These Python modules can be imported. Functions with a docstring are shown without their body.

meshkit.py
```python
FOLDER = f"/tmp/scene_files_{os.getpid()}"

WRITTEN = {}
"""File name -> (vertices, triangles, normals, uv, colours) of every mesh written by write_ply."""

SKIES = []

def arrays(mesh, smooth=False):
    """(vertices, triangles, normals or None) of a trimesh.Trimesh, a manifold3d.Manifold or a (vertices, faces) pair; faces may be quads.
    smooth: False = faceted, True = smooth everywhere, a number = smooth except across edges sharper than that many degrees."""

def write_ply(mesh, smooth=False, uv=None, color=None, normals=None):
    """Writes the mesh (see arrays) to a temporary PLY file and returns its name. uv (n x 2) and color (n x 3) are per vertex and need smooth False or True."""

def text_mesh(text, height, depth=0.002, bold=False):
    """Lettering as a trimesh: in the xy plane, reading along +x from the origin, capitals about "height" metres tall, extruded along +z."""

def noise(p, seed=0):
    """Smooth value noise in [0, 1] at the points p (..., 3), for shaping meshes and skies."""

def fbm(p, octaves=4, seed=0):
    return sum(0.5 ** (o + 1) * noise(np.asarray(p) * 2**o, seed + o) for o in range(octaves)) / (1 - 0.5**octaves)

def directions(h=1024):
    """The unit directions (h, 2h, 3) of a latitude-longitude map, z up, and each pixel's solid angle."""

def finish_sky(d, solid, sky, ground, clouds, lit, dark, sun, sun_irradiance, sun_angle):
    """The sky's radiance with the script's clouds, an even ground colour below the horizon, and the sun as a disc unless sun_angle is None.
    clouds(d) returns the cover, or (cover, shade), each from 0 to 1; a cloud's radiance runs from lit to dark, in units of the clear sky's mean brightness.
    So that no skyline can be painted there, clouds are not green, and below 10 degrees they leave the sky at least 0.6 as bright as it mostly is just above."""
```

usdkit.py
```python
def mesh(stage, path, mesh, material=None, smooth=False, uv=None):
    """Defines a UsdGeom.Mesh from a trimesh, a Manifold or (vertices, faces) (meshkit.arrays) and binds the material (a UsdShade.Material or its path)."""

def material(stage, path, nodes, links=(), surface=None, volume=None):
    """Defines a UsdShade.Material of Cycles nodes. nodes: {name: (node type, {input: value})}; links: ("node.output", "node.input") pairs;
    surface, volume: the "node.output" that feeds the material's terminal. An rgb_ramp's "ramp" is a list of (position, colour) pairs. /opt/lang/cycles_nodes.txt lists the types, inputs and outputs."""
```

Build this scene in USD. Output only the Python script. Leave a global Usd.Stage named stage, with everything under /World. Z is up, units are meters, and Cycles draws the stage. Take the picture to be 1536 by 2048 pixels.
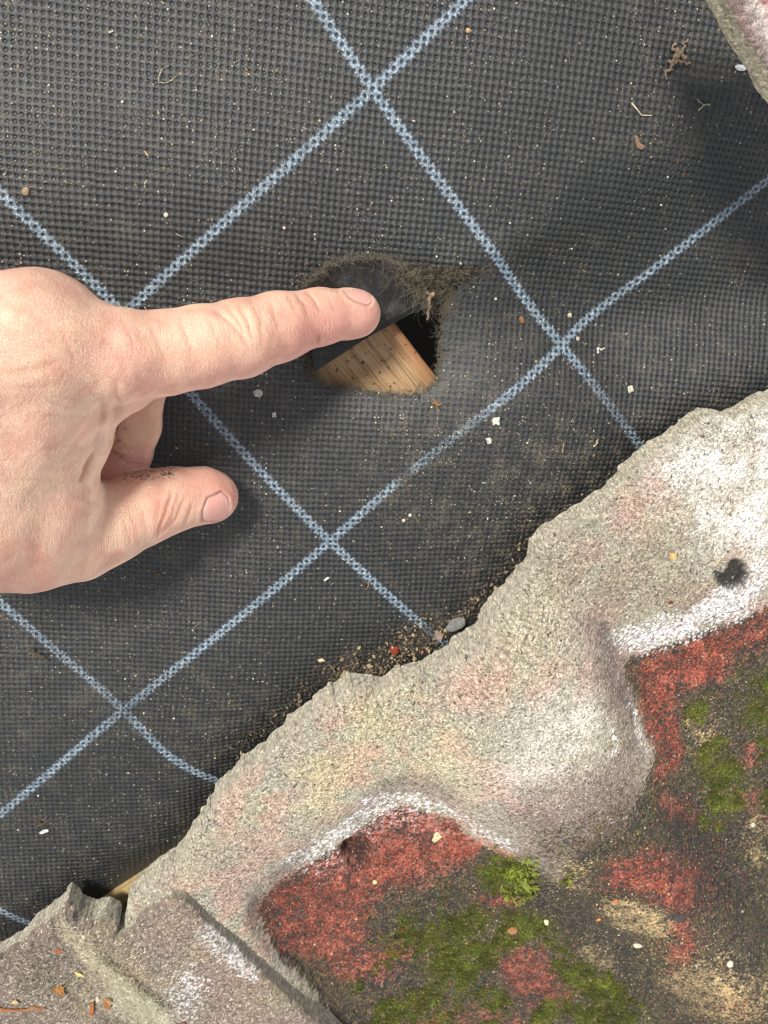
import math, numpy as np, trimesh, usdkit, meshkit
from pxr import Usd, UsdGeom, UsdLux, UsdShade, Gf, Sdf, Vt
from PIL import Image, ImageDraw
from scipy.ndimage import gaussian_filter, map_coordinates
from scipy.interpolate import RBFInterpolator, PchipInterpolator
from scipy.spatial import cKDTree
from scipy.spatial.transform import Rotation as R

stage = Usd.Stage.CreateInMemory()
UsdGeom.SetStageUpAxis(stage, UsdGeom.Tokens.z); UsdGeom.SetStageMetersPerUnit(stage, 1.0)
UsdGeom.Xform.Define(stage, '/World'); UsdGeom.Scope.Define(stage, '/World/Looks')
rng = np.random.default_rng(7)

# ---------------------------------------------------------------- camera (all lengths below in millimetres; the meshes are written in metres)
W, H, F = 1536, 2048, 1700.0                        # photograph's pixels
PR = [0.28818465445183583, -0.29091272391887246, 0.8453072156253101]; PT = np.array([-3.6242944306513823, -122.99105349763259, 245.681038603564])
RM = R.from_rotvec(PR).as_matrix()                  # printed grid (a, b, into the roof) -> camera (right, down, forward)
n_ = np.array([0, 0, 1.0]); yw = -(RM[1] - n_ * RM[1][2]); yw /= np.linalg.norm(yw); zw = -n_; xw = np.cross(yw, zw)
BW = np.stack([xw, yw, zw])                         # grid frame -> world
camg = -RM.T @ PT
d0 = RM.T @ np.array([0, 0, 1.0]); og = camg + d0 * (-camg[2] / d0[2])      # picture centre on the sheet = world origin
CAM = BW @ (camg - og)
RX, RY, RZ = BW @ RM[0], BW @ RM[1], BW @ RM[2]     # camera right, down, forward in the world
def grid_ab(p): q = np.asarray(p) @ BW + og; return q[..., 0], q[..., 1]
def at(px, py, z=0.0):
    px, py, z = np.broadcast_arrays(np.asarray(px, float), np.asarray(py, float), np.asarray(z, float))
    d = RZ + (px[..., None] - W / 2) / F * RX + (py[..., None] - H / 2) / F * RY
    return CAM + d * ((z - CAM[2]) / d[..., 2])[..., None]
def pix(p):
    q = np.asarray(p, float) - CAM; w = q @ RZ
    return W / 2 + F * (q @ RX) / w, H / 2 + F * (q @ RY) / w
def depth(p): return (np.asarray(p) - CAM) @ RZ
cam = UsdGeom.Camera.Define(stage, '/World/camera')
m4 = np.eye(4); m4[0, :3], m4[1, :3], m4[2, :3], m4[3, :3] = RX, -RY, -RZ, CAM * .001
cam.AddTransformOp().Set(Gf.Matrix4d(*m4.ravel().tolist()))
cam.CreateHorizontalApertureAttr(7.3); cam.CreateVerticalApertureAttr(7.3 * 4 / 3); cam.CreateFocalLengthAttr(7.3 * F / W)
cam.CreateClippingRangeAttr(Gf.Vec2f(0.01, 100)); cam.CreateFStopAttr(5.0); cam.CreateFocusDistanceAttr(0.262)
cam.CreateExposureAttr(0.85)

# ---------------------------------------------------------------- sky and sun (bright thin cloud, soft sun from the upper left)
SUN = np.array([-0.62, 0.78, 1.15]); SUN /= np.linalg.norm(SUN)
sun_el, sun_rot = math.asin(SUN[2]), math.atan2(SUN[0], SUN[1])
sky_m = usdkit.material(stage, '/World/Looks/sky', {
    'sky': ('sky_texture', {'sky_type': 'single_scattering', 'sun_disc': False, 'sun_elevation': sun_el, 'sun_rotation': sun_rot}),
    'co': ('texture_coordinate', {}), 'cl': ('noise_texture', {'scale': 2.2, 'detail': 6, 'roughness': .55}),
    'rp': ('map_range', {'from_min': .35, 'from_max': .62, 'to_min': .45, 'to_max': .95, 'clamp': True}),
    'cc': ('color', {'value': (4.9, 4.85, 4.75)}), 'mx': ('mix_color', {}), 'bg': ('background_shader', {'strength': .095})},
    [('co.generated', 'cl.vector'), ('cl.fac', 'rp.value'), ('rp.result', 'mx.fac'), ('sky.color', 'mx.a'), ('cc.color', 'mx.b'), ('mx.result', 'bg.color')], surface='bg.background')
dome = UsdLux.DomeLight.Define(stage, '/World/sky'); UsdShade.MaterialBindingAPI.Apply(dome.GetPrim()).Bind(sky_m)
dome.GetPrim().SetCustomDataByKey('kind', 'structure')
sun = UsdLux.DistantLight.Define(stage, '/World/sun'); sun.CreateNormalizeAttr(True); sun.CreateIntensityAttr(.82); sun.CreateAngleAttr(12.0); sun.CreateColorAttr(Gf.Vec3f(1, .96, .89))
zz = SUN; xx = np.cross([0, 0, 1.0], zz); xx /= np.linalg.norm(xx); yy = np.cross(zz, xx)
ms = np.eye(4); ms[0, :3], ms[1, :3], ms[2, :3] = xx, yy, zz
sun.AddTransformOp().Set(Gf.Matrix4d(*ms.ravel().tolist()))

# ---------------------------------------------------------------- helpers
used = {}
def numbered(parent, name):
    k = (parent, name); i = used.get(k, -1) + 1; used[k] = i
    return f'{parent}/{name}' + (f'_{i:03d}' if i else '')
def tag(prim, label=None, cat=None, group=None, kind=None):
    prim = prim.GetPrim() if hasattr(prim, 'GetPrim') else prim
    for k, v in (('label', label), ('category', cat), ('group', group), ('kind', kind)):
        if v: prim.SetCustomDataByKey(k, v)
    return prim
def primvar(m, name, arr):
    t = Sdf.ValueTypeNames.Color3fArray if name == 'tint' else Sdf.ValueTypeNames.Float3Array
    UsdGeom.PrimvarsAPI(m).CreatePrimvar(name, t, 'vertex').Set(Vt.Vec3fArray.FromNumpy(np.asarray(arr, np.float32)))
def obj(name, v, f, mat, parent='/World', smooth=True, tint=None, **pv):
    path = numbered(str(parent), name)
    m = usdkit.mesh(stage, path, (np.asarray(v, float) * .001, np.asarray(f)), mat, smooth=smooth)
    if tint is not None: primvar(m, 'tint', tint)
    for k, a in pv.items(): primvar(m, k, a)
    return m.GetPrim()
def xform(name, origin=(0, 0, 0)):
    path = numbered('/World', name); UsdGeom.Xform.Define(stage, path); return path
def curves(name, strands, widths, mat, parent, tint=None):
    path = numbered(str(parent), name); c = UsdGeom.BasisCurves.Define(stage, path)
    c.CreateTypeAttr('linear'); c.CreateCurveVertexCountsAttr(Vt.IntArray([len(s) for s in strands]))
    c.CreatePointsAttr(Vt.Vec3fArray.FromNumpy((np.vstack(strands) * .001).astype(np.float32)))
    c.CreateWidthsAttr(Vt.FloatArray.FromNumpy((np.concatenate(widths) * .001).astype(np.float32))); c.SetWidthsInterpolation('vertex')
    UsdShade.MaterialBindingAPI.Apply(c.GetPrim()).Bind(mat)
    return c.GetPrim()
def sstep(a, b, x): t = np.clip((np.asarray(x, float) - a) / (b - a), 0, 1); return t * t * (3 - 2 * t)
def fb(x, y, s, o=4, seed=0): return meshkit.fbm(np.stack([np.asarray(x) / s, np.asarray(y) / s, np.full(np.shape(x), seed * 3.7)], -1), o, seed)
# masks are drawn over the roof surface at half the photograph's pixels with a margin
MG, SC = 360, .5
CW, CH = int((W + 2 * MG) * SC), int((H + 2 * MG) * SC)
def poly(pts, blur=0):
    im = Image.new('L', (CW, CH)); ImageDraw.Draw(im).polygon([((x + MG) * SC, (y + MG) * SC) for x, y in pts], fill=255)
    a = np.asarray(im, np.float32) / 255
    return gaussian_filter(a, blur * SC) if blur else a
def stroke(pts, width, blur=0):
    im = Image.new('L', (CW, CH)); d = ImageDraw.Draw(im); q = [((x + MG) * SC, (y + MG) * SC) for x, y in pts]
    d.line(q, fill=255, width=max(1, int(width * SC)), joint='curve')
    a = np.asarray(im, np.float32) / 255
    return gaussian_filter(a, blur * SC) if blur else a
def samp(mask, px, py):
    px, py = np.asarray(px, float), np.asarray(py, float)
    return map_coordinates(mask, [np.ravel(py + MG) * SC, np.ravel(px + MG) * SC], order=1, mode='nearest').reshape(px.shape)
def disc(cx, cy, rx, ry, blur=0): return poly([(cx + rx * math.cos(t), cy + ry * math.sin(t)) for t in np.linspace(0, 2 * math.pi, 28)[:-1]], blur)
def in_poly(px, py, pts):
    px, py = np.asarray(px), np.asarray(py); c = np.zeros(px.shape, bool)
    for (x0, y0), (x1, y1) in zip(pts, pts[1:] + pts[:1]):
        if y0 == y1: continue
        c ^= ((y0 > py) != (y1 > py)) & (px < (x1 - x0) * (py - y0) / (y1 - y0) + x0)
    return c
def seg_dist(px, py, pts, closed=False):
    d = np.full(np.shape(px), 1e9)
    for (x0, y0), (x1, y1) in zip(pts, pts[1:] + (pts[:1] if closed else [])):
        dx, dy = x1 - x0, y1 - y0; t = np.clip(((px - x0) * dx + (py - y0) * dy) / max(dx * dx + dy * dy, 1e-9), 0, 1)
        d = np.minimum(d, np.hypot(px - x0 - t * dx, py - y0 - t * dy))
    return d
def grid_faces(nx, ny, keep=None):
    i = np.arange(nx * ny).reshape(ny, nx); a, b, c, d = i[:-1, :-1], i[:-1, 1:], i[1:, 1:], i[1:, :-1]
    f = np.vstack([np.stack([a, b, c], -1).reshape(-1, 3), np.stack([a, c, d], -1).reshape(-1, 3)])
    if keep is not None: f = f[keep.ravel()[f].all(1)]
    return f
def compact(v, f, *arr):
    u, inv = np.unique(f, return_inverse=True)
    return (v[u], inv.reshape(f.shape)) + tuple(a[u] for a in arr)

# ---------------------------------------------------------------- materials
def mat_tint(name, rough=.9, bump=None, spec=.3, vary=0.12, scale=900, sss=0):
    nodes = {'t': ('attribute', {'attribute': 'tint'}), 'co': ('texture_coordinate', {}), 'n': ('noise_texture', {'scale': scale, 'detail': 3}),
             'r': ('map_range', {'from_min': .25, 'from_max': .75, 'to_min': 1 - vary * 2, 'to_max': 1 + vary * 2}),
             'm': ('vector_math', {'math_type': 'scale'}), 'p': ('principled_bsdf', {'roughness': rough, 'specular_ior_level': spec, 'diffuse_roughness': .6})}
    links = [('co.object', 'n.vector'), ('n.fac', 'r.value'), ('t.color', 'm.vector1'), ('r.result', 'm.scale'), ('m.vector', 'p.base_color')]
    if bump:
        nodes['bn'] = ('noise_texture', {'scale': bump[0], 'detail': 4, 'roughness': .6}); nodes['bm'] = ('bump', {'strength': bump[2], 'distance': bump[1]})
        links += [('co.object', 'bn.vector'), ('bn.fac', 'bm.height'), ('bm.normal', 'p.normal')]
    return usdkit.material(stage, '/World/Looks/' + name, nodes, links, surface='p.BSDF')
M_tile = mat_tint('weathered_concrete', .92, (2200, .00022, .6), .10, .40, 2700)
M_grit = mat_tint('grit', .75, None, .4, .05)
M_debris = mat_tint('plant_debris', .8, (1800, .0002, .6), .3, .2, 1100)
M_moss = usdkit.material(stage, '/World/Looks/moss', {
    't': ('attribute', {'attribute': 'tint'}), 'p': ('principled_bsdf', {'roughness': .6, 'specular_ior_level': .3}), 'tr': ('translucent_bsdf', {}), 'x': ('mix_closure', {'fac': .35})},
    [('t.color', 'p.base_color'), ('t.color', 'tr.color'), ('p.BSDF', 'x.closure1'), ('tr.BSDF', 'x.closure2')], surface='x.closure')
def plain(name, col, rough=.85, spec=.3):
    return usdkit.material(stage, '/World/Looks/' + name, {'p': ('principled_bsdf', {'base_color': col, 'roughness': rough, 'specular_ior_level': spec})}, surface='p.BSDF')
M_fray = usdkit.material(stage, '/World/Looks/frayed_felt', {'o': ('hair_info', {}), 'r': ('rgb_ramp', {'ramp': [(0, (.018, .016, .013)), (.4, (.06, .052, .037)), (.75, (.18, .155, .11)), (1, (.40, .36, .28))]}),
    'wn': ('white_noise_texture', {'dimensions': '1D'}), 'p': ('principled_bsdf', {'roughness': .8, 'specular_ior_level': .2})},
    [('o.index', 'wn.w'), ('wn.value', 'r.fac'), ('r.color', 'p.base_color')], surface='p.BSDF')
M_lint = usdkit.material(stage, '/World/Looks/lint', {'o': ('hair_info', {}), 'r': ('rgb_ramp', {'ramp': [(0, (.10, .09, .07)), (.6, (.3, .26, .19)), (1, (.55, .5, .42))]}),
    'wn': ('white_noise_texture', {'dimensions': '1D'}), 'p': ('principled_bsdf', {'roughness': .7, 'specular_ior_level': .2})},
    [('o.index', 'wn.w'), ('wn.value', 'r.fac'), ('r.color', 'p.base_color')], surface='p.BSDF')
M_root = usdkit.material(stage, '/World/Looks/root_fibre', {'o': ('hair_info', {}), 'r': ('rgb_ramp', {'ramp': [(0, (.16, .14, .09)), (.5, (.34, .31, .2)), (1, (.55, .53, .42))]}),
    'wn': ('white_noise_texture', {'dimensions': '1D'}), 'p': ('principled_bsdf', {'roughness': .8, 'specular_ior_level': .2})},
    [('o.index', 'wn.w'), ('wn.value', 'r.fac'), ('r.color', 'p.base_color')], surface='p.BSDF')

# black embossed sheet: attribute "sheet" = printed grid coordinates (cells of 100 mm), attribute "dust" = (film of dust, wear of the print, smoothness)
def sheet_material():
    N = {'s': ('attribute', {'attribute': 'sheet'}), 'xyz': ('separate_xyz', {}), 'd': ('attribute', {'attribute': 'dust'}), 'dx': ('separate_xyz', {}), 'co': ('texture_coordinate', {})}
    L = [('s.vector', 'xyz.vector'), ('d.vector', 'dx.vector')]
    k = [0]
    def m(op, a, b=None, c=None, clamp=False):
        k[0] += 1; nm = f'm{k[0]}'; val = {'math_type': op, 'use_clamp': clamp}
        for i, x in enumerate((a, b, c)):
            if x is None: continue
            if isinstance(x, str): L.append((x, f'{nm}.value{i+1}'))
            else: val[f'value{i+1}'] = x
        N[nm] = ('math', val); return nm + '.value'
    def rng_(x, a, b, lo=0., hi=1.):
        k[0] += 1; nm = f'g{k[0]}'; N[nm] = ('map_range', {'range_type': 'smoothstep', 'from_min': a, 'from_max': b, 'to_min': lo, 'to_max': hi, 'clamp': True}); L.append((x, nm + '.value')); return nm + '.result'
    def noise(scale, detail=3, rough=.5):
        k[0] += 1; nm = f'n{k[0]}'; N[nm] = ('noise_texture', {'scale': scale, 'detail': detail, 'roughness': rough}); L.append(('co.object', nm + '.vector')); return nm + '.fac'
    P = 36.0
    wob = noise(260, 2); wob2 = noise(140, 2)
    a = m('add', 'xyz.x', m('multiply', m('subtract', wob, .5), .0075)); b = m('add', 'xyz.y', m('multiply', m('subtract', wob2, .5), .0095))
    u = m('multiply', m('add', a, b), P); v = m('multiply', m('subtract', a, b), P)
    cu = m('cosine', m('multiply', u, 2 * math.pi)); cv = m('cosine', m('multiply', v, 2 * math.pi))
    c = m('add', cu, cv)                                        # 2 in a pit's middle, -2 on the knots between
    pit = rng_(m('add', c, m('multiply', m('subtract', noise(120, 3), .5), 1.2)), .35, 1.5)
    def line(x): return m('absolute', m('subtract', m('floored_modulo', m('add', x, .5), 1.0), .5))
    dist = m('multiply', m('minimum', line('xyz.x'), line('xyz.y')), 100.0)
    edge = m('add', dist, m('multiply', m('subtract', noise(1500, 2), .5), 1.3))
    edge = m('subtract', edge, m('multiply', c, .12))
    ln = rng_(edge, 1.85, 1.4)
    fleck = rng_(noise(2600, 3, .7), .42, .6)
    wear = m('subtract', m('add', fleck, .42), m('multiply', 'dx.y', 1.3), clamp=True)
    ink = m('multiply', m('multiply', ln, m('subtract', 1.0, m('multiply', pit, .93))), wear)
    fine = noise(3200, 3, .65)
    black = m('multiply', rng_(fine, .3, .75), 1.0)
    N['c0'] = ('mix_color', {'a': (.0070, .0080, .0086), 'b': (.030, .034, .0365)}); L.append((black, 'c0.fac'))
    N['cp'] = ('mix_color', {'b': (.003, .003, .003)}); L += [('c0.result', 'cp.a'), (m('multiply', pit, .62), 'cp.fac')]
    dustn = m('multiply', rng_(m('add', noise(2400, 4, .75), m('multiply', noise(160, 3), .35)), .68, .86), 'dx.x', clamp=True)
    N['c1'] = ('mix_color', {'b': (.22, .185, .125)}); L += [('cp.result', 'c1.a'), (m('multiply', dustn, .55), 'c1.fac')]
    N['vo'] = ('voronoi_texture', {'scale': 760, 'feature': 'f1'}); L.append(('co.object', 'vo.vector'))
    N['vs'] = ('separate_color', {}); L.append(('vo.color', 'vs.color'))
    dot = m('multiply', m('less_than', 'vo.distance', m('add', .06, m('multiply', 'vs.g', .16))), m('less_than', 'vs.r', m('add', .10, m('multiply', 'dx.x', .42))))
    N['sr'] = ('rgb_ramp', {'ramp': [(0, (.10, .07, .035)), (.4, (.30, .23, .12)), (.75, (.42, .36, .22)), (1, (.58, .54, .44))]}); L.append(('vs.b', 'sr.fac'))
    N['ci'] = ('mix_color', {'a': (.13, .19, .255), 'b': (.36, .455, .53)}); L.append((rng_(noise(900, 3), .35, .7), 'ci.fac'))
    N['c2'] = ('mix_color', {}); N['c3'] = ('mix_color', {}); L += [('c2.result', 'c3.a'), ('sr.color', 'c3.b'), (m('multiply', dot, .9), 'c3.fac')]
    L += [('c1.result', 'c2.a'), ('ci.result', 'c2.b'), (m('multiply', ink, .95), 'c2.fac')]
    N['p'] = ('principled_bsdf', {'specular_ior_level': .62}); L.append(('c3.result', 'p.base_color'))
    L.append((m('add', .37, m('multiply', dustn, .4)), 'p.roughness'))
    hgt = m('add', m('add', m('multiply', pit, m('subtract', m('multiply', 'dx.z', .8), .95)), m('multiply', c, m('subtract', m('multiply', 'dx.z', .09), .10))), m('multiply', fine, .32))
    N['bm'] = ('bump', {'strength': 1.0, 'distance': .0006}); L += [(hgt, 'bm.height'), ('bm.normal', 'p.normal')]
    return usdkit.material(stage, '/World/Looks/embossed_sheet', N, L, surface='p.BSDF')
M_sheet = sheet_material()

# ---------------------------------------------------------------- dark loft below
M_loft = plain('loft_void_dark', (.02, .018, .016), 1.0, .1)  # near-black colour stands in for the unlit void below the tear
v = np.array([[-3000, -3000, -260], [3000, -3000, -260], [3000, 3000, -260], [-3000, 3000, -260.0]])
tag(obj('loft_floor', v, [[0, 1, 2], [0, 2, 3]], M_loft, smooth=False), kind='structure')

# ---------------------------------------------------------------- tile outlines (photograph's pixels)
E1 = [(1950, 560), (1700, 690), (1536, 778), (1490, 795), (1440, 822), (1395, 815), (1370, 838), (1330, 868), (1290, 884), (1262, 905), (1230, 942), (1200, 975), (1150, 1010), (1100, 1042), (1064, 1072), (1052, 1108),
      (1028, 1145), (1000, 1168), (975, 1200), (945, 1245), (900, 1285), (860, 1315), (820, 1328), (790, 1335), (770, 1352), (740, 1348), (700, 1345), (662, 1368), (630, 1390), (580, 1430), (530, 1470), (480, 1515),
      (440, 1560), (410, 1610), (375, 1655), (350, 1690), (310, 1722), (282, 1745), (258, 1775), (246, 1805)]
TILE1 = E1 + [(300, 1900), (420, 2050), (560, 2220), (700, 2400), (1000, 2410), (2000, 2410), (2000, 560)]
TILE2 = [(-360, 2090), (-200, 1995), (0, 1884), (60, 1842), (110, 1802), (148, 1764), (160, 1775), (168, 1790), (188, 1792), (212, 1788), (236, 1798), (246, 1808), (240, 1826), (262, 1818), (285, 1788), (318, 1762), (350, 1746),
         (378, 1752), (430, 1803), (500, 1870), (560, 1925), (640, 2000), (720, 2080), (830, 2190), (1000, 2360), (1000, 2400), (-350, 2400)]
TILE3 = [(1392, -40), (1412, 8), (1432, 45), (1452, 85), (1478, 118), (1494, 150), (1512, 182), (1545, 222), (1600, 285), (1680, 360), (1890, 340), (1890, -350), (1290, -350), (1340, -200)]

# ---------------------------------------------------------------- the sheet's sag
NEAR = gaussian_filter(poly(TILE1), 55 * SC) + gaussian_filter(poly([(-360, 2090), (0, 1884), (250, 1780), (700, 2400), (-350, 2400)]), 55 * SC)
NEAR = np.clip(NEAR, 0, 1)
FOLD = [(poly([(980, 560), (1250, 450), (1536, 300), (1900, 120), (1900, 520), (1536, 660), (1200, 700), (1050, 680)], 75), -7.0),
        (poly([(1130, 640), (1536, 560), (1900, 500), (1900, 700), (1536, 745), (1250, 860)], 45), -3.0),
        (poly([(-360, 250), (300, 150), (700, 330), (500, 520), (-360, 520)], 110), 2.5),
        (poly([(640, 820), (1050, 720), (1100, 930), (800, 1080)], 70), 2.0),
        (poly([(-360, 1380), (250, 1250), (600, 1250), (300, 1560), (-360, 1700)], 80), 1.5),
        (stroke([(900, 540), (1020, 500), (1150, 440)], 50, 28), 1.2),
        (poly([(620, 560), (900, 540), (910, 780), (620, 790)], 40), -1.6)]
def sag(px, py):
    z = -9.0 * samp(NEAR, px, py) ** 1.3
    for mk, k in FOLD: z = z + 2.0 * k * samp(mk, px, py)
    return z
def sheet_z(x, y):
    p = np.stack([x, y, np.zeros_like(x)], -1); px, py = pix(p)
    return sag(px, py) + (fb(x, y, 38, 3, 5) - .5) * 1.6
def on_sheet(px, py, lift=0.0):
    z = np.zeros(np.shape(px), float)
    for _ in range(4): p = at(px, py, z); z = sheet_z(p[..., 0], p[..., 1]) + lift
    return at(px, py, z)
# the print is not quite square on the slack sheet
GV = [((0, 0), (745, 178)), ((1, 0), (1123, 690)), ((0, 1), (247, 628)), ((1, 1), (660, 1083)), ((1, 2), (247, 1420))]
GA = [(0, (930, 0)), (0, (370, 515)), (1, (1536, 360)), (1, (1330, 520)), (1, (800, 960)), (1, (940, 850)), (1, (450, 1258)), (1, (0, 1630))]       # points on a = const
GB = [(0, (625, 0)), (0, (930, 430)), (0, (1275, 885)), (1, (0, 385)), (1, (385, 790)), (1, (500, 920)), (1, (850, 1255)), (2, (0, 1205)), (2, (110, 1300)), (2, (330, 1505)), (2, (430, 1560)), (2, (-360, 905))]
def warp(idx, extra):
    pts = [(x, ab[idx]) for ab, x in GV] + [(x, k) for k, x in extra]
    P = np.array([on_sheet(np.array(float(x)), np.array(float(y))) for (x, y), _ in pts]); t = np.array([k for _, k in pts], float)
    r = t - grid_ab(P)[idx] / 100.0
    far = np.array([[-400, -400], [400, -400], [400, 400], [-400, 400], [0, 450], [0, -450], [450, 0], [-450, 0.0]])
    return RBFInterpolator(np.vstack([P[:, :2], far]) / 100, np.r_[r, np.zeros(len(far))], kernel='thin_plate_spline', smoothing=1e-5)
WA, WB = warp(0, GA), warp(1, GB)
def sheet_coords(x, y):
    p = np.stack([x, y], -1).reshape(-1, 2); a, b = grid_ab(np.c_[p, np.zeros(len(p))])
    return np.stack([a / 100 + WA(p / 100), b / 100 + WB(p / 100), np.zeros(len(p))], -1)

HOLE = [(620, 742), (632, 757), (655, 768), (690, 774), (730, 779), (765, 784), (800, 787), (836, 789), (858, 776), (870, 764), (874, 745), (880, 715), (880, 680), (884, 650), (890, 622), (896, 606), (906, 588), (914, 574),
        (905, 566), (880, 572), (866, 588), (830, 612), (790, 634), (740, 664), (690, 695), (650, 722)]
HZ = on_sheet(np.array([p[0] for p in HOLE], float), np.array([p[1] for p in HOLE], float))
def axis(lo, hi, f0, f1, h0, h1):
    out = [lo]
    while out[-1] < hi:
        x = out[-1]
        out.append(x + (.3 if h0 < x < h1 else 1.1 if f0 - 12 < x < f1 + 12 else 5.0))
    return np.array(out)
c4 = at(np.array([0, W, 0, W]), np.array([0, 0, H, H]), 0)
fx0, fx1, fy0, fy1 = c4[:, 0].min(), c4[:, 0].max(), c4[:, 1].min(), c4[:, 1].max()
gx = axis(fx0 - 130, fx1 + 130, fx0, fx1, HZ[:, 0].min() - 4, HZ[:, 0].max() + 4); gy = axis(fy0 - 130, fy1 + 130, fy0, fy1, HZ[:, 1].min() - 4, HZ[:, 1].max() + 4)
X, Y = np.meshgrid(gx, gy); Z = sheet_z(X, Y)
P3 = np.stack([X, Y, Z], -1); PX, PY = pix(P3)
jx, jy = (fb(X, Y, 1.6, 3, 21) - .5) * 16, (fb(X, Y, 1.6, 3, 22) - .5) * 16
hole = in_poly(PX + jx, PY + jy, HOLE)
dh = seg_dist(PX, PY, HOLE, True)
Z = Z + np.where(PX > 840, 1.0, 0) * np.exp(-(dh / 30) ** 2) * .8 - np.exp(-(dh / 16) ** 2) * .7 * (PY > 700)
P3[..., 2] = Z
film = .15 + .55 * sstep(.42, .62, fb(X, Y, 45, 4, 9)) + 1.0 * np.clip(samp(poly([(820, 640), (1080, 640), (1150, 1000), (980, 1120), (700, 1000), (760, 820)], 70), PX, PY), 0, 1)
film += .45 * samp(poly([(-300, 1200), (420, 1120), (620, 1250), (420, 1500), (-300, 1750)], 90), PX, PY)
film += .6 * samp(stroke([(1280, 890), (1080, 1060), (980, 1180), (860, 1300), (760, 1350), (660, 1360)], 70, 30), PX, PY)
wear = .25 * fb(X, Y, 30, 3, 12) + .9 * samp(poly([(730, 935), (830, 930), (830, 1000), (760, 1010)], 9), PX, PY) * 0 + 1.2 * samp(stroke([(800, 955), (818, 948)], 40, 10), PX, PY) + .5 * samp(stroke([(835, 940), (900, 890), (960, 830)], 40, 16), PX, PY) + .45 * samp(stroke([(1180, 760), (1270, 880)], 50, 20), PX, PY) + .35 * samp(stroke([(60, 1250), (250, 1420), (330, 1340)], 60, 30), PX, PY)
smooth_ = np.clip(np.exp(-(dh / 22) ** 2) + .8 * samp(poly([(880, 600), (1010, 620), (1060, 760), (900, 860), (860, 800)], 45), PX, PY) + .45 * samp(poly([(700, 830), (1200, 760), (1180, 1000), (700, 1050)], 70), PX, PY), 0, .95)
keep = ~hole
f = grid_faces(len(gx), len(gy), keep)[:, [0, 1, 2]]
dustv = np.stack([np.clip(film, 0, 1.5), np.clip(wear, 0, 1.2), smooth_], -1).reshape(-1, 3)
UND = xform('roof_underlay'); tag(stage.GetPrimAtPath(UND), 'black embossed roofing membrane printed with a pale blue square grid', 'roofing membrane')
vv, ff, sc_, dd = compact(P3.reshape(-1, 3), f, sheet_coords(X.ravel(), Y.ravel()), dustv)
obj('membrane', vv, ff, M_sheet, UND, sheet=sc_, dust=dd)

# the torn flap, folded back towards the upper left
hin = np.array([(628, 738), (680, 704), (740, 666), (790, 640), (830, 618), (858, 596)], float)
tip = np.array([(606, 566), (640, 536), (690, 513), (745, 508), (800, 528), (852, 580)], float)
nu, nv = 150, 90
uu = np.linspace(0, 1, nu); tt = np.linspace(0, 1, len(hin))
hs = np.stack([PchipInterpolator(tt, hin[:, k])(uu) for k in (0, 1)], -1); ts = np.stack([PchipInterpolator(tt, tip[:, k])(uu) for k in (0, 1)], -1)
ts += ((fb(uu * 100, 0 * uu, 2.2, 3, 31) - .5) * 22)[:, None] * np.array([.5, 1.0])
wv = np.linspace(0, 1, nv)
zc = np.interp(wv, [0, .03, .09, .2, .45, .75, .93, 1], [-.4, 1.5, 3.0, 4.4, 4.6, 3.6, 3.2, 2.6])
pw = np.interp(wv, [0, .03, .09, .2, 1], [0, -.035, -.035, .04, 1])           # the fold bulges over the opening, then lies back
FPX = hs[:, None, 0] + pw[None] * (ts - hs)[:, None, 0]; FPY = hs[:, None, 1] + pw[None] * (ts - hs)[:, None, 1]
env = .35 + .65 * np.sin(np.pi * np.clip(uu * .9 + .08, 0, 1)) ** .7
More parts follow.
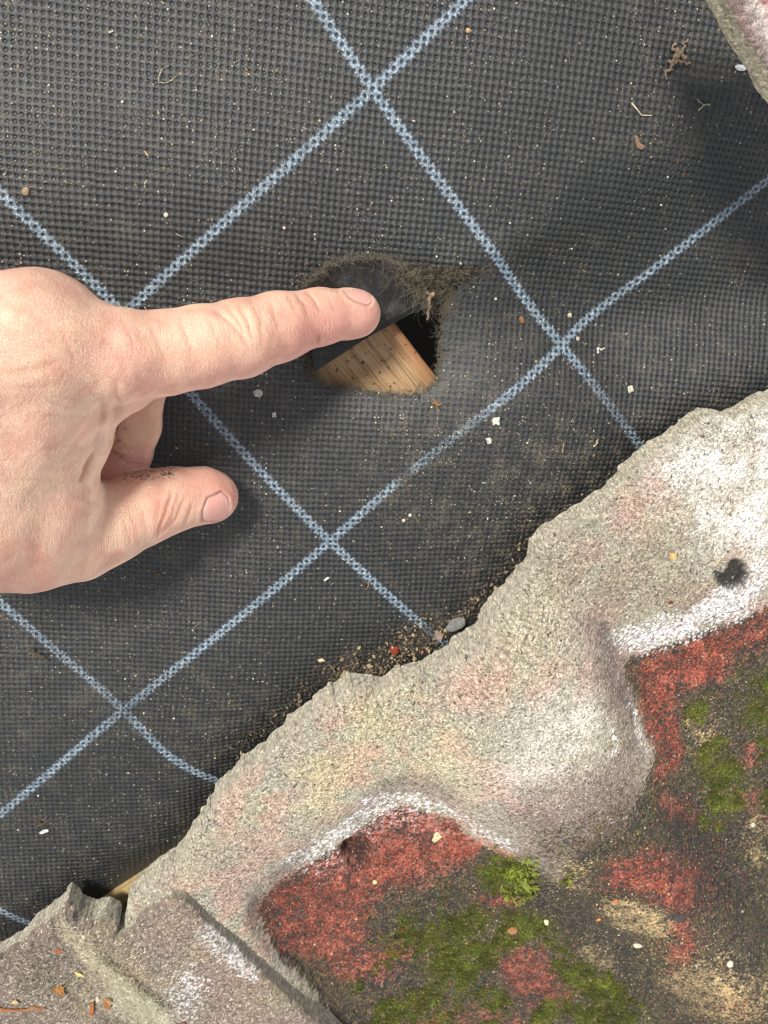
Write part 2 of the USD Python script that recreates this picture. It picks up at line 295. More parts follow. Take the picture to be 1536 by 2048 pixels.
base = on_sheet(FPX, FPY)[..., 2]
zf = base + zc[None] * env[:, None] + (fb(FPX, FPY, 60, 2, 33) - .5) * 3.4 * sstep(0, .35, wv)[None] + .9 * np.sin(uu * 9)[:, None] * sstep(.3, .9, wv)[None] * .5 + .5
FP = at(FPX, FPY, zf)
tn = (fb(FPX, FPY, 12, 3, 35) > .66) & (wv[None] > .96)
ff = grid_faces(nv, nu, ~tn)
M_under = usdkit.material(stage, '/World/Looks/sheet_underside', {'co': ('texture_coordinate', {}), 'n': ('noise_texture', {'scale': 500, 'detail': 5, 'roughness': .65}),
    'r': ('rgb_ramp', {'ramp': [(0, (.006, .006, .006)), (.5, (.012, .012, .012)), (.66, (.035, .03, .02)), (1, (.13, .11, .07))]}),
    'p': ('principled_bsdf', {'roughness': .5, 'specular_ior_level': .35}), 'b': ('bump', {'strength': .6, 'distance': .0003}), 'n2': ('noise_texture', {'scale': 1300, 'detail': 3})},
    [('co.object', 'n.vector'), ('n.fac', 'r.fac'), ('r.color', 'p.base_color'), ('co.object', 'n2.vector'), ('n2.fac', 'b.height'), ('b.normal', 'p.normal')], surface='p.BSDF')
vv, ff2 = compact(FP.reshape(-1, 3), ff)
tag(obj('torn_flap', vv, ff2, M_under, UND), 'torn flap of membrane folded back, its smooth black underside showing')

# the crumpled shred at the flap's right end
cu_, cv_ = np.meshgrid(np.linspace(0, 1, 60), np.linspace(0, 1, 44))
cA, cB, cC, cD = (np.array(k, float) for k in ((798, 528), (844, 606), (884, 592), (978, 538)))
cq = ((1 - cu_)[..., None] * ((1 - cv_)[..., None] * cA + cv_[..., None] * cB) + cu_[..., None] * ((1 - cv_)[..., None] * cD + cv_[..., None] * cC))
cq = cq + (np.stack([fb(cq[..., 0], cq[..., 1], 9, 3, 36), fb(cq[..., 0], cq[..., 1], 9, 3, 37)], -1) - .5) * 16 * (.3 + cv_[..., None])
cz = on_sheet(cq[..., 0], cq[..., 1])[..., 2] + .6 + 2.6 * np.sin(np.pi * np.clip(cv_, .05, 1)) * (1 - .6 * cu_) + 3.2 * (fb(cq[..., 0], cq[..., 1], 15, 3, 38) - .5) + 1.0 * (fb(cq[..., 0], cq[..., 1], 5, 2, 39) - .5)
kp = ~((fb(cu_ * 60, cv_ * 44, 4.5, 3, 40) > .5) & ((cv_ > .9) | (cu_ > .93)))
vv, ff2 = compact(at(cq[..., 0], cq[..., 1], cz).reshape(-1, 3), grid_faces(60, 44, kp))
M_shred = usdkit.material(stage, '/World/Looks/felted_shred', {'co': ('texture_coordinate', {}), 'n': ('noise_texture', {'scale': 900, 'detail': 5, 'roughness': .7}),
    'r': ('rgb_ramp', {'ramp': [(.3, (.008, .007, .006)), (.5, (.03, .026, .018)), (.65, (.09, .075, .05)), (.8, (.2, .17, .12))]}), 'p': ('principled_bsdf', {'roughness': .9, 'specular_ior_level': .15}), 'b': ('bump', {'strength': 1.0, 'distance': .0006})},
    [('co.object', 'n.vector'), ('n.fac', 'r.fac'), ('r.color', 'p.base_color'), ('n.fac', 'b.height'), ('b.normal', 'p.normal')], surface='p.BSDF')
tag(obj('crumpled_shred', vv, ff2, M_shred, UND), 'crumpled felted shred at the right end of the torn flap')

# frayed fibres round the tear and along the flap
def strand(p, d, ln, curl, n=7):
    out = [p]; d = d / np.linalg.norm(d)
    for _ in range(n - 1):
        d = d + rng.normal(0, curl, 3); d /= np.linalg.norm(d); out.append(out[-1] + d * ln / (n - 1))
    return np.array(out)
S, Wd = [], []
def fray(pts, count, spread, ln, lift=.3, wid=(.07, .16), curl=.5, bias=None):
    pts = np.array(pts, float); seg = np.hypot(*np.diff(pts, axis=0).T); cum = np.r_[0, np.cumsum(seg)]
    for _ in range(count):
        s = rng.uniform(0, cum[-1]); x = np.interp(s, cum, pts[:, 0]) + rng.normal(0, spread); y = np.interp(s, cum, pts[:, 1]) + rng.normal(0, spread)
        p = on_sheet(np.array(x), np.array(y), lift * rng.uniform(.2, 2.2))
        d = rng.normal(0, 1, 3) * [1, 1, .35] + (0 if bias is None else np.array(bias))
        q = strand(p, d, ln * rng.lognormal(0, .45), curl); q[:, 2] = np.maximum(q[:, 2], p[2] - .8)
        S.append(q); w = rng.uniform(*wid); Wd.append(np.linspace(w, w * .4, len(q)))
fray([(790, 526), (830, 556), (862, 584), (880, 576), (905, 564), (930, 552)], 170, 5, 4.5, 1.0, (.09, .2))
fray([(925, 552), (960, 538), (985, 534)], 34, 3.5, 4.0, .4, (.08, .15))
fray([(870, 570), (900, 590), (890, 625)], 240, 7, 3.8, .4, bias=(.5, 0, 0))
fray([(890, 620), (884, 660), (880, 715), (874, 760), (850, 782)], 420, 4, 2.4, .2, bias=(.4, 0, 0))
fray([(850, 783), (790, 788), (730, 782), (660, 770), (622, 745)], 420, 4, 2.2, .15)
fray([(625, 730), (612, 700), (622, 760)], 160, 6, 3, .3)
fray((ts + (hs - ts) * .04).tolist(), 620, 3.0, 2.4, 3.0, (.08, .18))
fray([(780, 525), (815, 560), (845, 600), (858, 610)], 260, 5, 5.5, 2.2, bias=(.5, -1.0, .2))
curves('frayed_fibres', S, Wd, M_fray, UND); tag(stage.GetPrimAtPath(UND + '/frayed_fibres'), 'brownish frayed fibres along the edges of the tear', kind='stuff')

# ---------------------------------------------------------------- timber under the tear
ra, rb = on_sheet(np.array(776.), np.array(628.), -6), on_sheet(np.array(872.), np.array(752.), -6)
ax = (rb - ra); ax[2] = 0; ax /= np.linalg.norm(ax); nx_ = np.array([ax[1], -ax[0], 0]);
if (at(640, 745, 0) - ra) @ nx_ < 0: nx_ = -nx_
def timber(name, p0, ax, side, L0, L1, w, h, ztop, mat, arr=1.6):
    prof = [(0, -h), (0, -arr), (arr * .3, -arr * .3), (arr, 0)] + [(x, 0) for x in np.linspace(arr + .5, w - arr - .5, 60)] + [(w - arr, 0), (w - arr * .3, -arr * .3), (w, -arr), (w, -h)]
    prof = np.array(prof); s = np.arange(L0, L1, .8)
    A, B = np.meshgrid(np.arange(len(prof)), s); u = prof[A, 0]; zt = prof[A, 1]
    g = (fb(u * 1.0, B / 26.0, .9, 4, 41) - .5) * 1.0 + (fb(u, B / 40, 3.5, 2, 42) - .5) * .9
    zt = zt + np.where(prof[A, 1] > -h + .01, g, 0)
    V = p0 + ax * B[..., None] + side * u[..., None]; V[..., 2] = ztop + zt
    ff = grid_faces(len(prof), len(s))
    fn = np.cross(V.reshape(-1, 3)[ff[:, 1]] - V.reshape(-1, 3)[ff[:, 0]], V.reshape(-1, 3)[ff[:, 2]] - V.reshape(-1, 3)[ff[:, 0]])
    if fn[:, 2].mean() < 0: ff = ff[:, ::-1]
    nrow = len(prof); q = V.reshape(-1, 3); close = []
    for r in range(len(s) - 1):                       # the underside
        i = r * nrow; close += [[i, i + nrow - 1, i + 2 * nrow - 1], [i, i + 2 * nrow - 1, i + nrow]]
    ends = [[0, k, k + 1] for k in range(1, nrow - 1)] + [[(len(s) - 1) * nrow, (len(s) - 1) * nrow + k + 1, (len(s) - 1) * nrow + k] for k in range(1, nrow - 1)]
    gr = np.stack([u.ravel(), B.ravel(), 0 * u.ravel()], -1) * .001
    return q, np.vstack([ff, close, ends]), gr
def wood_mat(name, dark, mid, light, edge=.5):
    return usdkit.material(stage, '/World/Looks/' + name, {'g': ('attribute', {'attribute': 'grain'}), 'mp': ('mapping', {'scale': (1, .035, 1)}), 'mp2': ('mapping', {'scale': (1, .12, 1)}),
        'n': ('noise_texture', {'scale': 620, 'detail': 5, 'roughness': .75}), 'n2': ('noise_texture', {'scale': 1700, 'detail': 3, 'roughness': .6}), 'n3': ('noise_texture', {'scale': 520, 'detail': 2}),
        'r': ('rgb_ramp', {'ramp': [(.3, dark), (.44, mid), (.56, light), (.7, mid), (.8, dark)]}), 'sp': ('map_range', {'from_min': .63, 'from_max': .68, 'to_min': 0, 'to_max': .85, 'clamp': True}),
        'k': ('mix_color', {'b': (.045, .03, .02)}), 'l': ('map_range', {'from_min': .52, 'from_max': .72, 'to_min': 0, 'to_max': .75, 'clamp': True}), 'k2': ('mix_color', {'b': (.09, .06, .035)}),
        'gs': ('separate_xyz', {}), 'ge': ('map_range', {'from_min': .0065, 'from_max': .0015, 'to_min': 0, 'to_max': edge, 'clamp': True}), 'kr': ('mix_color', {'b': (.26, .085, .03)}), 'p': ('principled_bsdf', {'roughness': .8, 'specular_ior_level': .2}), 'b': ('bump', {'strength': .8, 'distance': .0004})},
        [('g.vector', 'mp.vector'), ('mp.vector', 'n.vector'), ('n.fac', 'r.fac'), ('g.vector', 'mp2.vector'), ('mp.vector', 'n2.vector'), ('mp2.vector', 'n3.vector'), ('g.vector', 'n3.vector'),
         ('n3.fac', 'sp.value'), ('g.vector', 'gs.vector'), ('gs.x', 'ge.value'), ('ge.result', 'kr.fac'), ('r.color', 'kr.a'), ('kr.result', 'k2.a'), ('n2.fac', 'l.value'), ('l.result', 'k2.fac'), ('k2.result', 'k.a'), ('sp.result', 'k.fac'), ('k.result', 'p.base_color'), ('n2.fac', 'b.height'), ('b.normal', 'p.normal')], surface='p.BSDF')
M_wood = wood_mat('bare_pine', (.17, .10, .05), (.29, .175, .09), (.39, .265, .145))
q, fc, gr = timber('rafter', ra, ax, nx_, -190, 230, 46, 70, -5.2, M_wood)
tag(obj('wooden_rafter', q, fc, M_wood, smooth=True, grain=gr), 'bare pine timber showing through the tear in the membrane', 'timber')
# the batten under the head of the tiles
ba, bb = at(207, 1800, -1), at(300, 1740, -1)
ax2 = bb - ba; ax2[2] = 0; ax2 /= np.linalg.norm(ax2); nx2 = np.array([ax2[1], -ax2[0], 0.])
if (at(600, 1800, 0) - ba) @ nx2 < 0: nx2 = -nx2
M_wood2 = wood_mat('sawn_batten', (.16, .11, .045), (.28, .20, .09), (.36, .27, .13), 0)
q, fc, gr = timber('b', ba + nx2 * 1.0, ax2, nx2, -30, 330, 26, 8.0, -1.0, M_wood2)
tag(obj('tile_batten', q, fc, M_wood2, smooth=True, grain=gr), 'pale sawn batten glimpsed in the notch between two tiles at lower left', 'timber batten')

# ---------------------------------------------------------------- concrete tiles
def mixc(a, b, t): return a + (np.asarray(b) - a) * np.clip(t, 0, 1)[..., None]
def tile_grid(outline, znom, step, zbot, edge_w, notch=2.2):
    q = at(np.array([p[0] for p in outline], float), np.array([p[1] for p in outline], float), znom)
    # the outline is where the foot of the edge shows: keep pixels, work on the tile's own plane
    x = np.arange(q[:, 0].min(), q[:, 0].max(), step); y = np.arange(q[:, 1].min(), q[:, 1].max(), step)
    lim = at(np.array([-MG * .55, W + MG * .55, -MG * .55, W + MG * .55]), np.array([-MG * .55, -MG * .55, H + MG * .55, H + MG * .55]), znom)
    x = x[(x > lim[:, 0].min()) & (x < lim[:, 0].max())]; y = y[(y > lim[:, 1].min()) & (y < lim[:, 1].max())]
    X, Y = np.meshgrid(x, y); px, py = pix(np.stack([X, Y, np.full(X.shape, zbot)], -1))
    j = (fb(X, Y, 2.5, 4, 51) - .5) * 12 + (np.round(fb(X, Y, 7.0, 2, 52) * 7) / 7 - .5) * 22
    inside = in_poly(px + j, py + j * .7, outline); px, py = pix(np.stack([X, Y, np.full(X.shape, znom)], -1))
    from scipy.ndimage import distance_transform_edt
    d = distance_transform_edt(inside) * step
    return X, Y, px, py, inside, d
def finish_tile(name, X, Y, Z, inside, tint, zbot, label, parent='/World', wall_col=(.26, .24, .19)):
    V = np.stack([X, Y, Z], -1).reshape(-1, 3); ny, nx = X.shape
    f = grid_faces(nx, ny, inside)
    v, f, t = compact(V, f, tint.reshape(-1, 3))
    # broken edge: the rim is smoothed, then drops as a rough wall to the underside
    e = np.sort(np.vstack([f[:, [0, 1]], f[:, [1, 2]], f[:, [2, 0]]]), 1); de = np.vstack([f[:, [0, 1]], f[:, [1, 2]], f[:, [2, 0]]])
    u, i, c = np.unique(e[:, 0] * np.int64(len(v)) + e[:, 1], return_index=True, return_counts=True); rim = de[i[c == 1]]
    for _ in range(4):
        sm = np.zeros((len(v), 3)); k = np.zeros(len(v))
        for a_, b_ in ((0, 1), (1, 0)): np.add.at(sm, rim[:, a_], v[rim[:, b_]]); np.add.at(k, rim[:, a_], 1)
        m_ = k > 0; v[m_] = .5 * v[m_] + .5 * sm[m_] / k[m_][:, None]
    rv, inv = np.unique(rim, return_inverse=True); inv = inv.reshape(rim.shape); n = len(v); m = len(rv); rows = 9
    cen = v[rv]; wall, wt = [], []
    fr = RX * 0 + cen - [CAM[0], CAM[1], 0]
    for r in range(1, rows + 1):
        q = cen.copy(); t_ = r / rows; q[:, 2] = cen[:, 2] + (zbot - cen[:, 2]) * t_
        q[:, :2] += ((meshkit.fbm(np.c_[cen[:, :2], q[:, 2]] / 1.1, 3, 77) - .5) * .9 * min(1, t_ * 2))[:, None] * np.array([.7, -.7]); wall.append(q)
        gw = np.exp((meshkit.fbm(q / .45, 2, 78) - .5) * 2.2)[:, None]; wt.append(np.clip(np.array(wall_col) * gw, .02, .7))
    ids = np.vstack([rv[None], n + np.arange(rows * m).reshape(rows, m)]); wf = []
    for r in range(rows):
        a_, b_, c_, d_ = ids[r][inv[:, 0]], ids[r][inv[:, 1]], ids[r + 1][inv[:, 1]], ids[r + 1][inv[:, 0]]
        wf += [np.stack([b_, a_, d_], -1), np.stack([b_, d_, c_], -1)]
    v = np.vstack([v] + wall); t = np.vstack([t] + wt); f = np.vstack([f] + wf)
    o = obj(name, v, f, M_tile, parent, tint=t); tag(o, label, 'roof tile')
    return v, t
GREY, YEL, PINK, WHITE = (.265, .245, .195), (.345, .31, .19), (.34, .215, .175), (.54, .53, .49)
RED, SALMON, DARK, OLIVE, TAN, MAUVE = (.20, .046, .031), (.34, .122, .086), (.036, .033, .030), (.065, .062, .024), (.36, .27, .14), (.20, .16, .145)
def white_noise(shape, seed): return np.random.default_rng(seed).random(shape)
def grain(X, Y, seed):                           # concrete's sand: per-grain brightness
    a = gaussian_filter(white_noise(X.shape, seed) - .5, .55) * 3.0; b = gaussian_filter(white_noise(X.shape, seed + 1) - .5, 1.6) * 6
    return a
ST = .36
X, Y, px, py, ins, d = tile_grid(TILE1, 14.0, ST, 2.0, 5)
S_ = lambda mk: samp(mk, px, py)
wx, wy = (fb(X, Y, 14, 4, 61) - .5) * 60, (fb(X, Y, 14, 4, 62) - .5) * 60
SW = lambda mk: samp(mk, px + wx, py + wy)
PAN1 = [(505, 1850), (512, 1795), (560, 1745), (635, 1690), (690, 1650), (745, 1598), (800, 1572), (850, 1575), (915, 1618), (965, 1662), (1040, 1712), (1120, 1785), (1300, 1950), (1500, 2130), (1700, 2400), (760, 2400), (700, 2100), (620, 1975), (545, 1900)]
PAN2 = [(1222, 1300), (1290, 1275), (1390, 1228), (1460, 1205), (1536, 1150), (1880, 1000), (1890, 2400), (1800, 2250), (1590, 1930), (1430, 1730), (1345, 1600), (1305, 1490), (1272, 1385)]
ROLL = [(960, 1300), (1110, 1225), (1190, 1300), (1235, 1450), (1255, 1580), (1440, 1790), (1650, 2050), (1500, 2080), (1190, 1780), (1010, 1650), (900, 1520)]
p2b = poly([(x - 22 if y > 1250 else x, y - 4) for x, y in PAN2]); p1, p2, rl = poly(PAN1), poly(PAN2), poly(ROLL)
rm0 = gaussian_filter(p1, 14 * SC)
rm1 = gaussian_filter(p1, 38 * SC)
rm2 = gaussian_filter(p2, 17 * SC)
rm3 = gaussian_filter(p2b, 34 * SC)
rm4 = gaussian_filter(rl, 46 * SC)
rm5 = stroke([(1165, 1225), (1215, 1300), (1245, 1380)], 34, 16)
rm6 = stroke([(1160, 1215), (1205, 1290), (1235, 1400)], 14, 8)
rm7 = stroke([(1215, 1265), (1255, 1370), (1278, 1480)], 20, 9)
rm8 = stroke([(1040, 1715), (1170, 1835), (1340, 1995), (1480, 2120)], 16, 8)
rm9 = stroke([(560, 1660), (680, 1580), (800, 1500), (930, 1470), (1060, 1350), (1100, 1210), (1260, 1120), (1420, 1080)], 120, 60)
zs = np.full(X.shape, 14.0)
for _ in range(6):
    px, py = pix(np.stack([X, Y, zs], -1))
    Z = np.full(X.shape, 14.0)
    Z -= 5.5 * S_(rm0) + 7.0 * S_(rm1)
    Z -= 3.5 * S_(rm2) + 8.5 * S_(rm3)
    Z += 16.0 * S_(rm4) + 1.2 * S_(rm5)
    Z -= 2.2 * S_(rm6) * 0 + 1.6 * S_(rm7)
    Z -= 1.8 * S_(rm8)
    Z += 1.6 * S_(rm9)
    zs = .4 * zs + .6 * gaussian_filter(Z, 2.0)
px, py = pix(np.stack([X, Y, zs], -1))
Z -= 7.5 * S_(disc(716, 1707, 30, 27, 4))
Z -= 2.6 * S_(poly([(1428, 1142), (1450, 1152), (1466, 1120), (1486, 1126), (1496, 1156), (1484, 1172), (1458, 1178), (1440, 1168)], 4))
Z += (fb(X, Y, 22, 4, 63) - .5) * 2.6 + (fb(X, Y, 3.2, 3, 64) - .5) * .5
g = grain(X, Y, 70); Z += g * .05
chip = sstep(.54, .57, fb(X, Y, 4.5, 3, 67)) * np.exp(-(d / 3.6) ** 2)
Z = Z - 3.2 * (1 - np.clip(d / 4.0, 0, 1)) ** 3 - 1.5 * chip + (fb(X, Y, 1.6, 3, 66) - .5) * 1.4 * np.exp(-d / 3.0)
# colour: weathered concrete, lime bloom, old red coating, algae, moss; painted shade in recesses
n1, n2, n3, n4 = (sstep(.36, .64, fb(X, Y, s, 5, k)) for s, k in ((16, 71), (26, 72), (9, 73), (5, 74)))
al = np.zeros(X.shape + (3,)) + GREY
al = mixc(al, YEL, n1 * (.35 + .65 * SW(poly([(520, 1480), (760, 1340), (960, 1240), (1040, 1320), (900, 1480), (640, 1640), (470, 1700)], 60))))
al = mixc(al, (.24, .23, .19), .6 * n2 * (1 - n3)); al = mixc(al, PINK, .65 * n2 * n3 + .7 * SW(stroke([(560, 1480), (680, 1400), (740, 1365)], 50, 22)) * n4 + .5 * SW(stroke([(760, 1500), (900, 1420), (1040, 1300)], 60, 30)) * n4 + .45 * SW(poly([(1130, 1020), (1380, 960), (1330, 1090), (1130, 1200)], 40)) * n3)
al = mixc(al, (.17, .155, .12), .85 * SW(poly([(1060, 1080), (1420, 1080), (1450, 1200), (1230, 1240), (1170, 1180), (1040, 1200)], 45)) * (.4 + .6 * n3))
al = mixc(al, WHITE, .95 * SW(poly([(1300, 900), (1420, 820), (1560, 760), (1900, 600), (1900, 1000), (1560, 1080), (1480, 1130), (1380, 1040), (1340, 980)], 45)) * (.35 + .65 * n4) + .55 * SW(poly([(1080, 1400), (1200, 1390), (1220, 1480), (1090, 1560), (980, 1560)], 34)) * (.35 + .65 * n3) * 1.45)
al = mixc(al, MAUVE, .75 * SW(poly([(980, 1610), (1260, 1500), (1290, 1620), (1180, 1720), (1060, 1710)], 35)) + .6 * SW(stroke([(1180, 1230), (1225, 1330), (1255, 1450)], 60, 16)) + .5 * SW(poly([(390, 1660), (520, 1690), (520, 1830), (400, 1770)], 30)))  # mauve roll end and left patch; flank stroke is painted shade
al = mixc(al, (.14, .12, .09), .7 * S_(stroke([(735, 1610), (770, 1580), (815, 1562), (860, 1566), (905, 1600)], 26, 9)))  # shade on the pan's upper rim, painted into the colour
al = mixc(al, (.06, .05, .045), .9 * S_(stroke([(1195, 1240), (1228, 1320), (1250, 1420), (1262, 1500)], 16, 8)) * (.5 + .5 * n4))  # painted shade down the roll's right flank
jit = white_noise(X.shape, 80) - .5; jit2 = gaussian_filter(white_noise(X.shape, 81) - .5, .8) * 3.0
def speckle(mask, k=.55): return sstep(.38, .62, mask + (jit * .5 + jit2) * k * np.clip(mask * 2.2, 0, 1))
painted1 = samp(np.maximum(.0, gaussian_filter(poly([(1010, 1660), (1300, 1560), (1400, 1700), (1150, 1850)]), 30 * SC)) * .5 + gaussian_filter(poly([(520, 1850), (522, 1800), (575, 1755), (650, 1708), (700, 1672), (755, 1632), (800, 1612), (850, 1612), (905, 1640), (955, 1680), (1030, 1722), (1120, 1790), (1190, 1700), (1300, 1660), (1300, 1560), (1320, 1640), (1520, 1560), (1900, 1500), (1900, 2400), (760, 2400), (700, 2100), (622, 1975), (550, 1900)]), 15 * SC), px + wx * .45, py + wy * .45)
painted2 = samp(gaussian_filter(poly([(1240, 1320), (1300, 1300), (1400, 1262), (1470, 1240), (1540, 1210), (1900, 1080), (1900, 1700), (1320, 1720), (1300, 1640), (1300, 1490), (1272, 1400)]), 16 * SC), px + wx * .45, py + wy * .45)
painted = np.clip(painted1 + painted2, 0, 1)
pm = speckle(np.clip(painted * 1.7 - .35, 0, 1.5), .6)
redz = np.clip(.95 * SW(poly([(510, 1850), (560, 1760), (700, 1660), (800, 1600), (900, 1630), (980, 1690), (900, 1740), (760, 1800), (700, 1900), (600, 1930)], 22))
    + .85 * SW(poly([(1270, 1310), (1400, 1270), (1560, 1195), (1560, 1280), (1420, 1370), (1360, 1400), (1350, 1540), (1300, 1600), (1285, 1480)], 16)) + .4 * SW(poly([(1370, 1310), (1460, 1290), (1440, 1360), (1380, 1360)], 14)) + .8 * SW(stroke([(1350, 1460), (1352, 1530)], 22, 9))
    + .95 * SW(poly([(1180, 1780), (1200, 1725), (1300, 1700), (1390, 1720), (1400, 1820), (1330, 1826), (1280, 1796)], 20)) + .75 * SW(poly([(1300, 1590), (1380, 1590), (1400, 1640), (1330, 1640)], 12)) + .42 * SW(poly([(1310, 1620), (1500, 1640), (1520, 1800), (1400, 1820), (1320, 1700)], 40))
    + SW(poly([(890, 1640), (960, 1660), (955, 1705), (900, 1700)], 10)) + .9 * SW(poly([(930, 1780), (1055, 1785), (1050, 1822), (960, 1830)], 13)) + .9 * SW(poly([(975, 1880), (1060, 1890), (1140, 1950), (1170, 2020), (1080, 2010), (1000, 1950)], 18))
    + .8 * SW(poly([(640, 1930), (800, 1850), (860, 1880), (780, 1960), (690, 1990)], 22)) + .75 * SW(poly([(1320, 1850), (1395, 1830), (1390, 1930), (1330, 1960)], 16)) + .8 * SW(disc(1498, 1512, 24, 34, 14)) + .6 * SW(poly([(1480, 1580), (1536, 1570), (1536, 1640), (1490, 1640)], 16))
    + .6 * SW(poly([(800, 2000), (1000, 1990), (1120, 2040), (1000, 2200), (800, 2200)], 30)) + .5 * SW(poly([(1410, 1960), (1536, 1990), (1536, 2060), (1430, 2060)], 25)), 0, 1)
grn = np.clip(SW(poly([(1400, 1510), (1450, 1500), (1490, 1560), (1480, 1630), (1430, 1620), (1405, 1560)], 16)) + .9 * SW(poly([(1470, 1420), (1536, 1350), (1900, 1250), (1900, 1480), (1536, 1470)], 24)) + .9 * SW(poly([(1024, 1834), (1090, 1838), (1110, 1880), (1040, 1890)], 11)) + SW(poly([(1105, 1915), (1180, 1930), (1280, 2004), (1240, 2020), (1130, 1980)], 15)) + SW(disc(1200, 2035, 42, 34, 13))
    + .9 * SW(poly([(960, 1722), (1010, 1720), (1080, 1790), (1040, 1806), (975, 1780)], 14)) + .85 * SW(poly([(800, 1830), (900, 1810), (950, 1880), (940, 1960), (860, 1960)], 24)) + .8 * SW(disc(915, 1935, 40, 26, 13)) + .6 * SW(disc(1060, 1960, 22, 18, 10)) + .55 * SW(poly([(760, 1990), (900, 1980), (960, 2060), (860, 2120), (780, 2080)], 30)), 0, 1)
grn = np.clip(np.maximum(grn, .9 * sstep(.50, .62, fb(X, Y, 13, 4, 95)) * SW(poly([(700, 1950), (830, 1810), (960, 1790), (1100, 1860), (1400, 2100), (1300, 2300), (800, 2300)], 30)) + .9 * sstep(.48, .62, fb(X, Y, 11, 4, 96)) * SW(poly([(1370, 1400), (1536, 1320), (1900, 1200), (1900, 1660), (1540, 1680), (1400, 1640)], 25))), 0, 1) * (1 - .7 * sstep(.35, .8, redz))
tanz = np.clip(SW(poly([(1200, 1815), (1280, 1790), (1350, 1830), (1372, 1870), (1320, 1895), (1250, 1880)], 16)) + .75 * SW(poly([(1300, 1930), (1420, 1900), (1536, 1960), (1536, 2048), (1400, 2048), (1320, 2000)], 30)) + .6 * SW(poly([(1360, 1420), (1440, 1400), (1430, 1480), (1375, 1560)], 22)) + .5 * SW(poly([(1080, 1740), (1200, 1700), (1180, 1780), (1110, 1790)], 18)) + .75 * SW(poly([(1148, 1892), (1235, 1900), (1230, 1940), (1160, 1925)], 13)) + .6 * SW(poly([(1480, 1620), (1536, 1600), (1536, 1760), (1490, 1720)], 18)) + .5 * SW(poly([(900, 1860), (990, 1840), (1000, 1900), (920, 1900)], 18)), 0, 1)
pt = np.zeros_like(al) + DARK
pt = mixc(pt, (.115, .085, .048), .85 * speckle(.44 + .4 * (n3 - .5), 1.0)); pt = mixc(pt, (.26, .20, .115), .8 * sstep(.14, .36, jit2 + .35 * (n1 - .6)))
pt = mixc(pt, OLIVE, .8 * speckle(.36 + .4 * (n1 - .5) + .35 * grn, .8))
pt = mixc(pt, TAN, speckle(tanz * (.45 + .4 * n4) + .12 * n2, .9))
rm_ = speckle(redz * (.60 + .26 * n4), .62)
pt = mixc(pt, mixc(np.zeros_like(al) + RED, SALMON, .65 * speckle(.3 + .5 * (n4 - .35), .9)), .92 * rm_)
pt = mixc(pt, (.03, .026, .024), .75 * sstep(.25, .6, jit2 * .9 + .5 * (n3 - .3)))
pt = mixc(pt, (.022, .022, .024), .65 * SW(poly([(1315, 1600), (1480, 1620), (1536, 1820), (1420, 1840), (1330, 1700)], 30))); pt = mixc(pt, (.022, .021, .02), .6 * SW(stroke([(1060, 1790), (1170, 1860), (1270, 1950), (1400, 2050)], 60, 22)))
pt = mixc(pt, (.40, .20, .17), .6 * speckle(.75 * SW(stroke([(620, 1760), (700, 1705), (770, 1655), (850, 1640), (900, 1660)], 60, 24)), 1.1))
pt = mixc(pt, (.095, .032, .024), .6 * SW(stroke([(530, 1900), (520, 1840), (560, 1770), (640, 1715)], 70, 26)))
pt = mixc(pt, DARK, .8 * speckle(.34 * n2 + .5 * sstep(.5, .75, fb(X, Y, 2.6, 3, 90)), .6) * (1 - .55 * tanz))
pt = mixc(pt, (.052, .058, .014), .85 * speckle(np.clip(gaussian_filter(grn, 12) * 1.5, 0, 1) * (.3 + .6 * n3), .6))
al = mixc(al, MAUVE, .45 * sstep(.1, .5, samp(gaussian_filter(np.clip(p1 + p2, 0, 1), 30 * SC), px, py)) * (1 - painted))
al = mixc(al, (.12, .092, .085), .75 * SW(stroke([(1185, 1235), (1215, 1310), (1245, 1410), (1262, 1520)], 62, 17)) * (.55 + .45 * n4))  # wider painted shade in the groove beside the roll
al = mixc(al, (.105, .08, .07), .92 * SW(poly([(1010, 1640), (1130, 1640), (1250, 1520), (1300, 1540), (1330, 1640), (1240, 1730), (1130, 1790), (1060, 1730)], 42)))
al = mixc(al, pt, pm)
wb = np.clip(SW(stroke([(555, 1735), (620, 1700), (690, 1655), (735, 1612), (790, 1590), (840, 1592), (880, 1612)], 20, 13)) * .62 + .34 * SW(stroke([(590, 1760), (660, 1715), (720, 1680), (780, 1640), (850, 1630)], 60, 24)) + .35 * SW(stroke([(1280, 1300), (1400, 1255), (1500, 1215)], 60, 22)) + SW(stroke([(1235, 1285), (1300, 1270), (1350, 1245), (1430, 1215), (1490, 1190), (1536, 1120)], 30, 17)) + .5 * SW(stroke([(1250, 1400), (1272, 1450), (1284, 1500)], 16, 8)) + .55 * S_(stroke([(1215, 1430), (1232, 1490), (1225, 1520)], 8, 4)) + .6 * SW(stroke([(880, 1600), (960, 1655), (1035, 1708)], 14, 7)) + .7 * SW(stroke([(1480, 1090), (1536, 1030)], 60, 25)), 0, 1)
al = mixc(al, (.62, .62, .63), .85 * speckle(wb * .95, 1.0))
al = mixc(al, SALMON, .8 * S_(stroke([(955, 1672), (1000, 1700), (1030, 1718)], 9, 5)))
al = mixc(al, (.018, .016, .015), .95 * S_(poly([(1426, 1138), (1450, 1148), (1466, 1116), (1490, 1124), (1500, 1158), (1486, 1176), (1456, 1182), (1436, 1170)], 4)))  # right nail hole: darkness of its depth painted in
al = mixc(al, (.035, .024, .02), .9 * S_(disc(715, 1706, 30, 27, 3)))  # left nail hole: shaded inside painted dark
al = mixc(al, (.10, .05, .045), .55 * S_(stroke([(508, 1860), (514, 1800), (560, 1750), (610, 1715)], 26, 9)) * (.4 + .6 * n4))  # painted shade along the pan's left rim
